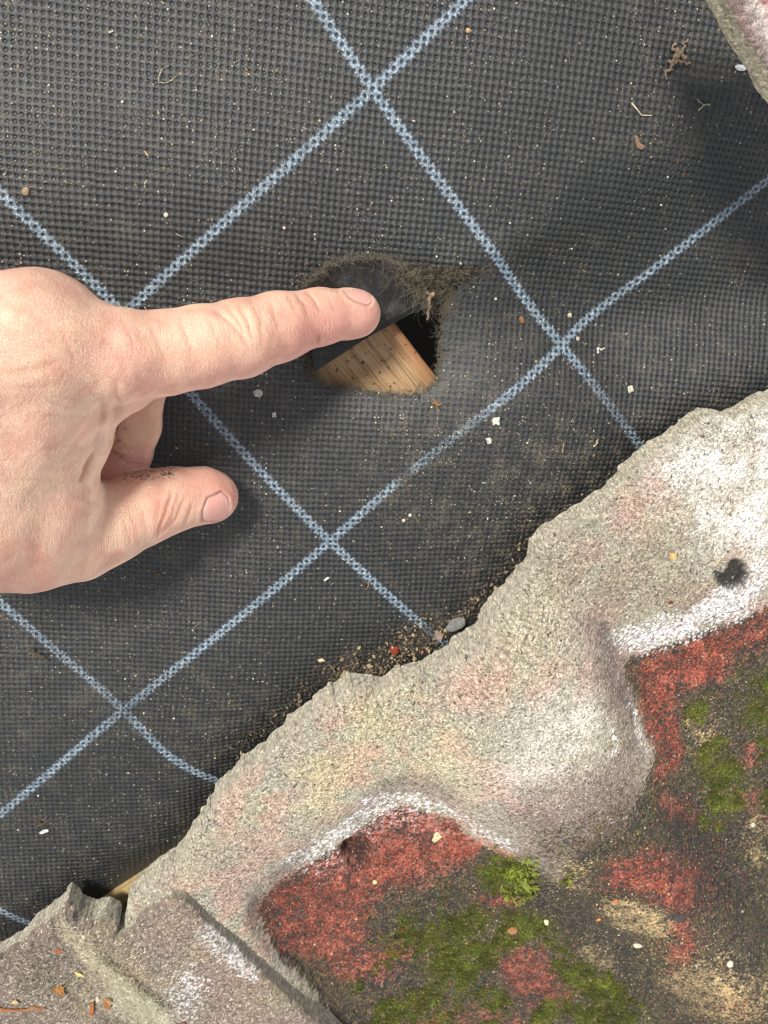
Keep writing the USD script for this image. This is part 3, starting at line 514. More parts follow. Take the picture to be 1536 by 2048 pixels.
al = mixc(al, DARK, .8 * S_(stroke([(1040, 1718), (1170, 1838), (1340, 1998)], 14, 6)) * n4)  # crease between pan and roll darkened as painted shade
al = mixc(al, (.27, .26, .21), .6 * np.exp(-d / 3.0))
al *= np.exp((g - .06) * .6 * (1 - .7 * np.exp(-d / 2)))[..., None]
al = mixc(al, (.04, .035, .03), .85 * (gaussian_filter(white_noise(X.shape, 83) - .5, .6) > .235)); al = mixc(al, (.75, .72, .66), .6 * (white_noise(X.shape, 84) > .985) * (1 - .7 * pm))
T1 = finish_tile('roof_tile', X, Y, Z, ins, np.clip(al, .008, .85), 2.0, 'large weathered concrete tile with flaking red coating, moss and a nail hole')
T1map = dict(X=X, Y=Y, Z=Z, px=px, py=py, ins=ins, grn=grn, pm=pm, red=redz, d=d, tan=tanz, paint=painted)
tree1 = cKDTree(np.stack([px[ins][::4], py[ins][::4]], -1)); z1 = Z[ins][::4]
P1 = np.stack([X, Y, Z], -1)[ins][::4]; tree1b = cKDTree(np.stack(pix(P1), -1))
def on_tile(x, y, lift=0.0):                     # the point of the large tile seen at a pixel
    _, i = tree1b.query([x, y]); return P1[i] + [0, 0, lift]

# left tile
X, Y, px, py, ins, d = tile_grid(TILE2, 20.0, .4, 6.0, 5)
S_ = lambda mk: samp(mk, px, py)
wx, wy = (fb(X, Y, 12, 4, 161) - .5) * 40, (fb(X, Y, 12, 4, 162) - .5) * 40
SW = lambda mk: samp(mk, px + wx, py + wy)
rm10 = poly([(-360, 2100), (60, 1890), (150, 1862), (180, 1920), (270, 1990), (350, 2060), (560, 2400), (-360, 2400)], 12)
rm11 = poly([(150, 1900), (230, 1960), (320, 2048), (240, 2060), (60, 1960)], 14)
rm12 = stroke([(150, 1880), (220, 1945), (300, 2010), (400, 2110)], 30, 12)
rm13 = stroke([(215, 1915), (270, 1955), (340, 2010)], 18, 6)
rm14 = stroke([(355, 1765), (430, 1840), (540, 1940), (700, 2090)], 44, 16)
rm15 = poly([(372, 1755), (632, 2000), (1000, 2360), (1000, 2200), (600, 1880), (400, 1740)], 16)
rm16 = stroke([(196, 1800), (232, 1830), (300, 1830)], 20, 12)
zs = np.full(X.shape, 19.0)
for _ in range(6):
    px, py = pix(np.stack([X, Y, zs], -1))
    Z = np.full(X.shape, 19.0)
    Z -= 7.0 * S_(rm10)
    Z -= 3.0 * S_(rm11)
    Z += 2.6 * S_(rm12)
    Z -= 3.5 * S_(rm13)
    Z += 1.8 * S_(rm14)
    Z -= 3.5 * S_(rm15) + 2.5 * S_(rm16)
    zs = .4 * zs + .6 * gaussian_filter(Z, 2.0)
px, py = pix(np.stack([X, Y, zs], -1))
Z += (fb(X, Y, 20, 4, 163) - .5) * 2.4 + (fb(X, Y, 3.0, 4, 164) - .5) * 1.3
g = grain(X, Y, 170); Z += g * .09
chip = sstep(.54, .57, fb(X, Y, 4.5, 3, 167)) * np.exp(-(d / 3.4) ** 2)
Z = Z - 3.0 * (1 - np.clip(d / 4.0, 0, 1)) ** 3 - 1.5 * chip + (fb(X, Y, 1.6, 3, 166) - .5) * 1.4 * np.exp(-d / 3.0)
n1, n2, n3, n4 = (sstep(.36, .64, fb(X, Y, s, 5, k)) for s, k in ((16, 171), (26, 172), (9, 173), (4, 174)))
jit = white_noise(X.shape, 180) - .5; jit2 = gaussian_filter(white_noise(X.shape, 181) - .5, .8) * 3.0
al = np.zeros(X.shape + (3,)) + (.165, .135, .112)
al = mixc(al, (.23, .20, .13), .6 * n1); al = mixc(al, (.20, .14, .12), .5 * n2); al = mixc(al, (.15, .13, .11), .55 * n3 * n4)
al = mixc(al, (.46, .45, .45), .75 * speckle(.9 * SW(stroke([(400, 1850), (450, 1890), (520, 1950)], 40, 18)) + .55 * SW(poly([(330, 1930), (420, 1930), (420, 2048), (330, 2048)], 30)), .8))
al = mixc(al, (.20, .15, .11), .7 * S_(poly([(378, 1752), (640, 1996), (900, 2250), (860, 2260), (610, 2010), (365, 1775)], 8)))
al = mixc(al, (.40, .37, .26), .7 * speckle(SW(stroke([(120, 1850), (190, 1920), (260, 1980), (340, 2050)], 26, 11)) * .8, .9))
al = mixc(al, (.48, .47, .40), .7 * SW(stroke([(225, 1985), (290, 2030), (360, 2090)], 50, 14)))
al = mixc(al, (.09, .08, .06), .75 * SW(poly([(20, 1920), (120, 1870), (180, 1940), (130, 2000), (40, 1980)], 30)) * n4)
al *= np.exp((g - .06) * .6 * (1 - .7 * np.exp(-d / 2)))[..., None]
al = mixc(al, (.04, .035, .03), .85 * (white_noise(X.shape, 183) > .955)); al = mixc(al, (.72, .66, .55), .7 * (white_noise(X.shape, 184) > .97))
finish_tile('roof_tile', X, Y, Z, ins, np.clip(al, .008, .85), 6.0, 'mauve grey concrete tile at lower left with notched edge and lichen rib')
P2 = np.stack([X, Y, Z], -1)[ins][::4]; tree2 = cKDTree(np.stack(pix(P2), -1))
def on_left(x, y, lift=0.0):
    _, i = tree2.query([x, y]); return P2[i] + [0, 0, lift]

# tile at the upper right, nearer the lens
X, Y, px, py, ins, d = tile_grid(TILE3, 52.0, .5, 43.0, 5)
S_ = lambda mk: samp(mk, px, py)
Z = np.full(X.shape, 52.0) + 5 * S_(stroke([(1440, -120), (1510, 20), (1600, 160), (1700, 280)], 90, 40)) + (fb(X, Y, 20, 2, 263) - .5) * 1.2 + (fb(X, Y, 3.0, 4, 264) - .5) * .9
Z = Z - 4.0 * (1 - np.clip(d / 5.0, 0, 1)) ** 2.2
g = grain(X, Y, 270); Z += g * .1
al = np.zeros(X.shape + (3,)) + (.37, .30, .225)
al = mixc(al, (.26, .19, .175), sstep(30, 42, seg_dist(px, py, TILE3[:9])) ); al = mixc(al, WHITE, .8 * S_(stroke([(1478, -40), (1500, 20), (1540, 110), (1580, 170)], 14, 7)))
al = mixc(al, (.25, .085, .075), S_(poly([(1480, -60), (1512, 20), (1560, 120), (1700, 250), (1890, 150), (1890, -350), (1380, -350)], 9)))
al = mixc(al, WHITE, .6 * S_(stroke([(1510, 20), (1550, 40)], 14, 6)))
al *= np.exp(g * .5)[..., None]
finish_tile('roof_tile', X, Y, Z, ins, np.clip(al, .01, .85), 43.0, 'corner of a pale edged concrete tile at the upper right', wall_col=(.42, .37, .26))

# ---------------------------------------------------------------- the hand
def hp(px, py, z, rp):
    p = at(float(px), float(py), float(z)); return p, rp * depth(p) / F
def chain(*j): return [hp(*x) for x in j]
palm = [chain((60, 690, 50, 135), (225, 712, 47, 88)), chain((-160, 730, 54, 180), (60, 690, 50, 135)), chain((60, 690, 50, 135), (95, 650, 42, 105)),
        chain((-160, 730, 54, 180), (-60, 1000, 44, 150)), chain((60, 800, 46, 130), (-60, 1000, 44, 150)), chain((60, 800, 46, 130), (170, 800, 40, 70)), chain((170, 790, 38, 66), (248, 765, 38, 62)),
        chain((-60, 1000, 44, 150), (60, 1010, 38, 130)), chain((60, 1010, 36, 120), (110, 900, 40, 95)), chain((110, 880, 40, 90), (165, 868, 37, 55)), chain((-160, 730, 54, 180), (-600, 930, 62, 250)), chain((-60, 1000, 44, 150), (-600, 960, 58, 240)),
        chain((-600, 940, 62, 255), (-1500, 1180, 88, 290))]
index = [chain((225, 712, 46, 88), (330, 706, 41, 81)), chain((330, 706, 41, 81), (400, 694, 37.5, 79)), chain((400, 694, 37.5, 79), (480, 677, 33, 75)), chain((480, 677, 33, 75), (555, 654, 26, 67)), chain((555, 654, 26, 67), (640, 633, 18.5, 54)), chain((640, 633, 18.5, 54), (700, 628, 14, 47)), chain((700, 628, 14, 47), (716, 627, 13, 45))]
thumb = [chain((-60, 1050, 40, 140), (60, 1070, 34, 112)), chain((60, 1070, 34, 112), (150, 1068, 29, 92)), chain((150, 1068, 29, 92), (215, 1046, 25, 80)), chain((215, 1046, 25, 80), (290, 1014, 20, 72)), chain((290, 1014, 20, 72), (345, 999, 16.5, 62)), chain((345, 999, 16.5, 62), (405, 991, 13, 54)), chain((405, 991, 13, 54), (426, 994, 11.5, 50))]
middle = [chain((90, 650, 40, 92), (200, 720, 26, 62)), chain((200, 720, 26, 62), (268, 770, 18, 62)), chain((268, 770, 18, 62), (262, 850, 14, 58)), chain((262, 850, 14, 58), (248, 905, 12, 54)), chain((248, 905, 12, 54), (190, 948, 13, 50))]
ring = [chain((20, 690, 30, 85), (160, 790, 10, 50)), chain((160, 790, 10, 50), (150, 880, 8.5, 46)), chain((150, 880, 8.5, 46), (100, 940, 10, 44))]
pinky = [chain((-60, 740, 26, 75), (60, 850, 9, 44)), chain((60, 850, 9, 44), (60, 920, 8, 40)), chain((60, 920, 8, 40), (20, 970, 9, 38))]
HS = .62
allp = [q for g_ in (palm[:-3], index, thumb, middle) for c in g_ for q in c]
lo = np.array([at(-420., 800., 60.)[0], min(p[1] - r for p, r in allp) - 4, -1.0]); hi = np.array([max(p[0] + r for p, r in allp) + 4, max(p[1] + r for p, r in allp) + 4, 76.0])
nn = np.ceil((hi - lo) / HS).astype(int); axs = [lo[k] + HS * np.arange(nn[k]) for k in range(3)]
HX, HY, HZ_ = np.meshgrid(*[a.astype(np.float32) for a in axs], indexing='ij')
def cone(j, X, Y, Z):
    (p0, r0), (p1, r1) = j; dv = p1 - p0; L2 = max(dv @ dv, 1e-9)
    t = np.clip(((X - p0[0]) * dv[0] + (Y - p0[1]) * dv[1] + (Z - p0[2]) * dv[2]) / np.float32(L2), 0, 1)
    return np.sqrt((X - p0[0] - t * dv[0]) ** 2 + (Y - p0[1] - t * dv[1]) ** 2 + (Z - p0[2] - t * dv[2]) ** 2) - (r0 + t * (r1 - r0))
def smin(a, b, k): h = np.clip(.5 + .5 * (b - a) / k, 0, 1); return b + (a - b) * h - k * h * (1 - h)
def hand_sdf(X, Y, Z):
    def ch(cs, k):
        D = None
        for c in cs: e = cone(c, X, Y, Z); D = e if D is None else smin(D, e, k)
        return D
    D = smin(ch(palm, 5.0), ch(index, 2.5), 5.0); D = smin(D, ch(thumb, 3.0), 6.0)
    # the pads of flesh either side of the first web
    M = smin(ch(middle, 1.6), smin(ch(ring, 1.6), ch(pinky, 1.6), 1.0), .8)
    return smin(D, M, .9)
D = hand_sdf(HX, HY, HZ_).astype(np.float32)
del HX, HY, HZ_
def surface_nets(D, lo, h):
    s = D < 0; nx, ny, nz = D.shape
    acc = np.zeros((nx - 1, ny - 1, nz - 1, 3), np.float32); cnt = np.zeros((nx - 1, ny - 1, nz - 1), np.float32)
    offs = [(i, j, k) for i in (0, 1) for j in (0, 1) for k in (0, 1)]
    sub = lambda A, o: A[o[0]:nx - 1 + o[0], o[1]:ny - 1 + o[1], o[2]:nz - 1 + o[2]]
    for a in offs:
        for ax_ in range(3):
            if a[ax_]: continue
            b = list(a); b[ax_] = 1
            va, vb = sub(D, a), sub(D, b); cr = (va < 0) != (vb < 0)
            t = np.where(cr, va / np.where(cr, va - vb, 1), 0)
            for k in range(3): acc[..., k] += np.where(cr, (a[k] + (t if k == ax_ else 0)), 0)
            cnt += cr
    act = cnt > 0; idx = np.full(cnt.shape, -1); idx[act] = np.arange(act.sum())
    base = np.argwhere(act); V = lo + h * (base + acc[act] / cnt[act][:, None])
    Fc = []
    for ax_ in range(3):
        u, w = (ax_ + 1) % 3, (ax_ + 2) % 3
        sl0 = [slice(None)] * 3; sl1 = [slice(None)] * 3; sl0[ax_] = slice(0, -1); sl1[ax_] = slice(1, None)
        e = s[tuple(sl0)] != s[tuple(sl1)]; pos = np.argwhere(e)
        ok = (pos[:, u] > 0) & (pos[:, w] > 0) & (pos[:, u] < D.shape[u] - 1) & (pos[:, w] < D.shape[w] - 1) & (pos[:, ax_] < D.shape[ax_] - 1); pos = pos[ok]
        inn = s[tuple(pos.T)]
        def cell(du, dw):
            c = pos.copy(); c[:, u] += du; c[:, w] += dw; return idx[tuple(c.T)]
        a, b, c, d_ = cell(-1, -1), cell(0, -1), cell(0, 0), cell(-1, 0)
        q = np.stack([a, b, c, d_], -1); q[~inn] = q[~inn][:, ::-1]
        Fc.append(q)
    q = np.vstack(Fc); q = q[(q >= 0).all(1)]
    return V, np.vstack([q[:, [0, 1, 2]], q[:, [0, 2, 3]]])
hv, hf = surface_nets(D, lo, HS); del D
hm = trimesh.Trimesh(hv, hf, process=False)
trimesh.smoothing.filter_taubin(hm, iterations=6)
hv = np.array(hm.vertices); hn = np.array(meshkit.arrays((hv, hf), True)[2])
px, py = pix(hv); view = CAM - hv; view /= np.linalg.norm(view, axis=1, keepdims=True); fac = (hn * view).sum(1); front = sstep(.05, .35, fac)
front *= (hv[:, 2] > 0)
upper = np.ones(len(hv))
isthumb = (np.min([cone(c, *hv.T) for c in thumb], 0) < 1.5) & (np.min([cone(c, *hv.T) for c in middle], 0) > 1.0)
isindex = (np.min([cone(c, *hv.T) for c in index], 0) < 1.5)
ismid = np.min([cone(c, *hv.T) for c in middle], 0) < .6
disp = np.zeros(len(hv)); crease = np.zeros(len(hv))
def groove(pts, w, dpt, sel=None, c=1.0):
    global disp, crease
    k = .85; P = np.array(pts, float); mid = P.mean(0); L = max(np.hypot(*(P - mid).T).max(), 1)
    tap = np.exp(-(np.hypot(px - mid[0], py - mid[1]) / (1.05 * L)) ** 4)          # a crease fades out at both ends
    wob = (meshkit.fbm(hv / 2.5, 2, 19) - .5) * 6
    e_ = seg_dist(px + wob, py + wob * .3, pts); g_ = front * tap * (1 if sel is None else sel)
    e = np.exp(-(e_ / (w * .8)) ** 2) * g_; disp -= k * dpt * e; disp += k * dpt * .4 * np.exp(-((e_ - 2.4 * w) / (1.4 * w)) ** 2) * g_; crease = np.maximum(crease, c * e)
T_, I_, M_ = isthumb, isindex, ismid
groove([(343, 984), (331, 1030), (313, 1074)], 4.5, .5, T_, .8); groove([(371, 988), (351, 1040), (330, 1062)], 4, .35, T_, .5); groove([(357, 985), (342, 1036), (322, 1068)], 3.5, .3, T_, .5); groove([(322, 1000), (312, 1050)], 5, .25, T_, .3); groove([(385, 1010), (368, 1050)], 4, .25, T_, .4)
groove([(609, 579), (629, 602), (639, 624)], 3.5, .35, I_, .6); groove([(588, 584), (610, 612), (616, 632)], 3.5, .28, I_, .4); groove([(575, 590), (590, 618)], 4, .2, I_, .3); groove([(640, 670), (634, 690)], 4, .4, I_, .7)
groove([(432, 623), (464, 651), (499, 697)], 4.5, .35, I_, .5); groove([(475, 609), (493, 640), (505, 676)], 4.5, .35, I_, .5); groove([(452, 612), (478, 645), (492, 690)], 4, .25, I_, .35); groove([(500, 600), (520, 640), (525, 690)], 4.5, .22, I_, .3)
groove([(232, 760), (236, 810), (226, 850)], 9, .5, None, .25); groove([(150, 640), (235, 700), (260, 770)], 12, .35, None, .15); groove([(205, 790), (202, 845)], 9, .3, None, .12); groove([(275, 740), (285, 775), (275, 800)], 10, .3, None, .12)
groove([(0, 748), (60, 742), (120, 722)], 8, .3, None, .2); groove([(20, 780), (120, 770)], 7, .15, None, .12); groove([(60, 830), (200, 835)], 6, .15, None, .1)
groove([(185, 905), (168, 945), (160, 960)], 6, .7, None, .7); groove([(213, 905), (222, 900), (255, 925), (300, 928)], 4, .5, M_, .8); groove([(218, 898), (262, 915), (300, 920)], 3.0, .25, M_, .5)
disp += 1.0 * np.exp(-(seg_dist(px, py, [(30, 640), (130, 660), (190, 668)]) / 26) ** 2) * front + .7 * np.exp(-(seg_dist(px, py, [(-60, 820), (60, 850)]) / 40) ** 2) * front
disp += .8 * np.exp(-(seg_dist(px, py, [(250, 700), (290, 705)]) / 34) ** 2) * front + .5 * np.exp(-(seg_dist(px, py, [(560, 640), (580, 650)]) / 26) ** 2) * front * I_
NT = [(404, 1040), (407, 1020), (416, 997), (443, 984), (454, 995), (458, 1016), (453, 1034), (431, 1043)]
NI = [(690, 583), (717, 579), (737, 588), (743, 602), (737, 610), (727, 608), (713, 603), (700, 595)]
for npoly, sel in ((NT, T_), (NI, I_)):
    e = seg_dist(px, py, npoly, True); inn = in_poly(px, py, npoly)
    disp -= .55 * np.where(inn, 1, np.exp(-(e / 3.5) ** 2)) * front * sel; disp += .3 * np.exp(-((e - 6.5) / 4) ** 2) * (~inn) * front * sel
    crease = np.maximum(crease, .45 * np.exp(-(e / 3.0) ** 2) * (~inn) * front * sel)
for q_ in ([(360, 640), (385, 700)], [(300, 650), (330, 720)], [(540, 600), (556, 660)], [(655, 590), (668, 620)], [(120, 660), (150, 720)], [(250, 655), (270, 700)], [(80, 900), (140, 890)], [(40, 960), (120, 960)], [(250, 1040), (262, 1090)], [(285, 1020), (296, 1075)], [(180, 740), (210, 780)], [(90, 800), (150, 820)], [(420, 640), (440, 690)], [(515, 610), (530, 650)], [(140, 990), (200, 1010)]):
    groove(q_, 5, .22, None, .18)
nz = meshkit.fbm(hv / 6.0, 4, 11) - .5; nz2 = meshkit.fbm(hv / 1.7, 3, 12) - .5; nz3 = meshkit.fbm(hv / 15.0, 3, 13) - .5
disp += nz * .35 + nz2 * .10
hv = hv + hn * disp[:, None]
tint = np.zeros((len(hv), 3)) + (.70, .42, .31)
tint = mixc(tint, (.73, .485, .35), sstep(-.1, .2, nz3)); tint = mixc(tint, (.60, .27, .20), .42 * sstep(-.02, .22, -nz)); tint = mixc(tint, (.74, .51, .38), .35 * sstep(.05, .22, nz))
pinkz = np.exp(-(seg_dist(px, py, [(640, 660), (760, 620)]) / 70) ** 2) + .9 * np.exp(-(seg_dist(px, py, [(395, 970), (470, 1000)]) / 55) ** 2) + .55 * np.exp(-(seg_dist(px, py, [(400, 760), (560, 720), (640, 690)]) / 28) ** 2) + .45 * np.exp(-(seg_dist(px, py, [(200, 700), (290, 760)]) / 60) ** 2) + .5 * np.exp(-(seg_dist(px, py, [(30, 560), (120, 590)]) / 34) ** 2) + .35 * np.exp(-(seg_dist(px, py, [(60, 1180), (0, 1180)]) / 50) ** 2)
tint = mixc(tint, (.62, .285, .235), .75 * np.clip(pinkz, 0, 1)); tint = mixc(tint, (.52, .24, .20), .75 * ismid * sstep(860, 925, py)); tint = mixc(tint, (.55, .31, .21), .5 * ismid * (py < 900))
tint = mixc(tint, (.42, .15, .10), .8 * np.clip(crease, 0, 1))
ln = np.exp(-(np.abs(((px * .95 + py * .25) / 9.0 + nz * 5) % 1 - .5) / .16) ** 2); tint *= (1 - .035 * ln * front)[:, None]
dirt = sstep(.52, .62, meshkit.fbm(hv / .55, 2, 15) + .0) * np.exp(-(seg_dist(px, py, [(255, 952), (300, 946), (345, 944)]) / 12) ** 2) * T_ + .55 * sstep(.4, .7, meshkit.fbm(hv / .8, 3, 16)) * np.exp(-(seg_dist(px, py, [(238, 860), (240, 905)]) / 15) ** 2) * M_  # soil specks on the thumb; plain dark mottling on the middle finger
tint = mixc(tint, (.05, .03, .02), np.clip(dirt * 1.2, 0, .75))
M_skin = usdkit.material(stage, '/World/Looks/skin', {'t': ('attribute', {'attribute': 'tint'}), 'co': ('texture_coordinate', {}),
    'v': ('voronoi_texture', {'scale': 1500, 'feature': 'distance_to_edge'}), 'n': ('noise_texture', {'scale': 700, 'detail': 4, 'roughness': .6}), 'mp': ('mapping', {'scale': (1, .3, 1), 'rotation': (0, 0, .25)}),
    'n2': ('noise_texture', {'scale': 1500, 'detail': 2}), 'vv': ('map_range', {'from_min': 0, 'from_max': .12, 'to_min': 0, 'to_max': .5, 'clamp': True}), 'a': ('math', {'math_type': 'add'}), 'a2': ('math', {'math_type': 'add'}),
    'nc': ('noise_texture', {'scale': 260, 'detail': 4}), 'r': ('map_range', {'from_min': .3, 'from_max': .7, 'to_min': .93, 'to_max': 1.06}), 'm': ('vector_math', {'math_type': 'scale'}),
    'b': ('bump', {'strength': .8, 'distance': .00038}), 'p': ('principled_bsdf', {'roughness': .5, 'specular_ior_level': .38, 'subsurface_weight': .35, 'subsurface_scale': .0014, 'subsurface_radius': (1, .35, .18)})},
    [('co.object', 'v.vector'), ('co.object', 'n.vector'), ('co.object', 'mp.vector'), ('mp.vector', 'n2.vector'), ('v.distance', 'vv.value'), ('vv.result', 'a.value1'), ('n.fac', 'a.value2'), ('a.value', 'a2.value1'), ('n2.fac', 'a2.value2'), ('a2.value', 'b.height'), ('b.normal', 'p.normal'),
     ('co.object', 'nc.vector'), ('nc.fac', 'r.value'), ('t.color', 'm.vector1'), ('r.result', 'm.scale'), ('m.vector', 'p.base_color')], surface='p.BSDF')
PER = xform('person'); tag(stage.GetPrimAtPath(PER), 'bare left hand reaching in from the left, index finger pressing on the torn flap', 'person')
obj('hand', hv, hf, M_skin, PER, tint=tint)
M_nail = usdkit.material(stage, '/World/Looks/fingernail', {'t': ('attribute', {'attribute': 'tint'}), 'p': ('principled_bsdf', {'roughness': .28, 'specular_ior_level': .5, 'subsurface_weight': .35, 'subsurface_scale': .0015})}, [('t.color', 'p.base_color')], surface='p.BSDF')
def fingernail(npoly, sel, lun, tipdir, tilt, label):
    e0 = np.array(npoly, float); cx, cy = e0.mean(0)
    m_ = sel & (front > .02) & (np.hypot(px - cx, py - cy) < 75)
    src = hv[m_]; sx, sy = pix(src);
    # grow rings from the outline to the middle
    k = 72; cum = np.r_[0, np.cumsum(np.hypot(*np.diff(np.vstack([e0, e0[:1]]), axis=0).T))]
    s = np.linspace(0, cum[-1], k, endpoint=False); q = np.stack([np.interp(s, cum, np.r_[e0[:, i], e0[0, i]]) for i in (0, 1)], -1)
    for _ in range(2): q = (np.roll(q, 1, 0) + 2 * q + np.roll(q, -1, 0)) / 4
    rings = np.r_[np.linspace(1.0, .12, 12)]
    pts = np.vstack([np.array([cx, cy]) + (q - [cx, cy]) * r for r in rings] + [[[cx, cy]]]); rr = np.r_[np.repeat(rings, k), 0]
    t_ = cKDTree(np.stack([sx, sy], -1)); dd_, ii = t_.query(pts, k=10)
    dep = (depth(src)[ii]).mean(1)
    # smooth plate: quadratic fit of depth
    A = np.stack([np.ones(len(pts)), pts[:, 0] - cx, pts[:, 1] - cy, (pts[:, 0] - cx) ** 2, (pts[:, 1] - cy) ** 2, (pts[:, 0] - cx) * (pts[:, 1] - cy)], -1)
    co = np.linalg.lstsq(A, dep, rcond=None)[0]; dep = A @ co - .22 - .14 * (1 - rr ** 2)
    dirs = RZ + (pts[:, :1] - W / 2) / F * RX + (pts[:, 1:] - H / 2) / F * RY
    top = CAM + dirs * dep[:, None]; skirt = CAM + dirs[:k] * (dep[:k] + .7)[:, None]
    V = np.vstack([top, skirt]); fs = []
    for r in range(len(rings) - 1):
        for j in range(k): a, b = r * k + j, r * k + (j + 1) % k; fs += [[a, b, b + k], [a, b + k, a + k]]
    c_ = len(top) - 1; base_ = (len(rings) - 1) * k
    fs += [[base_ + j, base_ + (j + 1) % k, c_] for j in range(k)]
    fs += [[len(top) + j, len(top) + (j + 1) % k, (j + 1) % k] for j in range(k)] + [[len(top) + j, (j + 1) % k, j] for j in range(k)]
    fs = np.array(fs); nrm = np.cross(V[fs[:, 1]] - V[fs[:, 0]], V[fs[:, 2]] - V[fs[:, 0]])
    if (nrm[:k * 4] @ RZ).mean() > 0: fs = fs[:, ::-1]
    tn = np.zeros((len(V), 3)) + (.68, .325, .275); pv = np.stack(pix(V), -1)
    al_ = (pv - [cx, cy]) @ np.array(tipdir); span = al_.max()
    tn = mixc(tn, (.74, .50, .41), .6 * sstep(span * .72, span * .9, al_))
    if lun: tn = mixc(tn, (.74, .50, .43), .5 * sstep(al_.min() * .45, al_.min() * .8, al_))
    obj('fingernail', V, fs, M_nail, PER, tint=tn)
fingernail(NI, I_, False, (.93, .36), 0, ''); fingernail(NT, T_, True, (.98, -.15), 0, '')

# ---------------------------------------------------------------- loose stuff
def ico(sub=0): return trimesh.creation.icosphere(subdivisions=sub)
OCT = trimesh.creation.icosphere(subdivisions=0)
OCT = trimesh.Trimesh([[1, 0, 0], [-1, 0, 0], [0, 1, 0], [0, -1, 0], [0, 0, 1], [0, 0, -1.]], [[0, 2, 4], [2, 1, 4], [1, 3, 4], [3, 0, 4], [2, 0, 5], [1, 2, 5], [3, 1, 5], [0, 3, 5]], process=False)
def chips(name, pos, size, cols, mat, flat=(.5, 1.0), seed=0):
    r = np.random.default_rng(seed); n = len(pos); bv, bf = np.array(OCT.vertices), np.array(OCT.faces)
    jit_ = r.uniform(.6, 1.3, (n, len(bv), 1)); V = bv[None] * jit_ * np.stack([r.uniform(.5, 1.3, n), r.uniform(.5, 1.3, n), r.uniform(*flat, n)], -1)[:, None]
    Rm = R.random(n, random_state=seed).as_matrix() if flat[0] > .4 else R.from_euler('zyx', np.c_[r.uniform(0, 6.3, n), r.normal(0, .3, (n, 2))]).as_matrix()
    V = np.einsum('nij,nkj->nki', Rm, V) * np.asarray(size)[:, None, None] + pos[:, None]
    f = (bf[None] + (np.arange(n) * len(bv))[:, None, None]).reshape(-1, 3)
    return obj(name, V.reshape(-1, 3), f, mat, smooth=False, tint=np.repeat(cols, len(bv), 0))
def hidden(x, y): return in_poly(x, y, TILE1) | in_poly(x, y, TILE2) | in_poly(x, y, HOLE)
BEI = np.array([(.42, .34, .20), (.50, .45, .34), (.30, .21, .10), (.60, .57, .48), (.36, .30, .22), (.24, .13, .06), (.13, .10, .06)])
# dust grains on the sheet, thicker in drifts and near the tiles
n = 95000; x, y = rng.uniform(-120, W + 120, n), rng.uniform(-120, H + 60, n)
q0 = at(x, y, 0); dens = .13 + .6 * sstep(.42, .7, fb(q0[:, 0], q0[:, 1], 28, 4, 301)) * sstep(.3, .6, fb(q0[:, 0], q0[:, 1], 7, 3, 302)) + .3 * samp(poly([(-300, 1180), (420, 1120), (640, 1250), (420, 1560), (-300, 1850)], 90), x, y) + .35 * samp(poly([(700, 800), (1150, 700), (1150, 1000), (980, 1130), (640, 1150)], 80), x, y)
k = (rng.random(n) < dens) & ~hidden(x, y); x, y = x[k], y[k]
sz = .125 * rng.lognormal(0, .45, len(x)); pos = on_sheet(x, y); pos[:, 2] += sz * .5
cols = BEI[rng.integers(0, 7, len(x))] * rng.uniform(.7, 1.2, (len(x), 1))
tag(chips('dust_grains', pos, sz, cols, M_grit, (.35, .9), 31), 'fine pale dust and grit scattered over the black membrane', 'dust', kind='stuff')
# crumbs of soil heaped where the tile edge meets the sheet
pts = []
for a, b, m_, s_ in (((660, 1362), (770, 1345), 800, 12), ((770, 1330), (880, 1270), 800, 17), ((880, 1275), (975, 1195), 420, 9), ((975, 1195), (1060, 1085), 150, 7), ((470, 1510), (640, 1375), 220, 8), ((790, 1290), (850, 1270), 300, 20), ((700, 1335), (720, 1320), 220, 12)):
    t = rng.random(m_); pts.append(np.stack([a[0] + t * (b[0] - a[0]) + rng.normal(0, s_, m_) - 6, a[1] + t * (b[1] - a[1]) + rng.normal(0, s_, m_) - 8], -1))
pts = np.vstack(pts); pts = pts[~in_poly(pts[:, 0], pts[:, 1], TILE1)]
sz = .34 * rng.lognormal(0, .5, len(pts)); pos = on_sheet(pts[:, 0], pts[:, 1]); pos[:, 2] += sz * rng.uniform(.2, 1.6, len(pts))
SOIL = np.array([(.03, .024, .018), (.05, .04, .028), (.09, .065, .04), (.025, .022, .02), (.17, .12, .07), (.05, .05, .045), (.28, .22, .13)])
tag(chips('soil_crumbs', pos, sz, SOIL[rng.integers(0, 7, len(pts))], M_grit, (.5, 1), 32), 'dark soil crumbs heaped against the edge of the large tile', 'soil', kind='stuff')
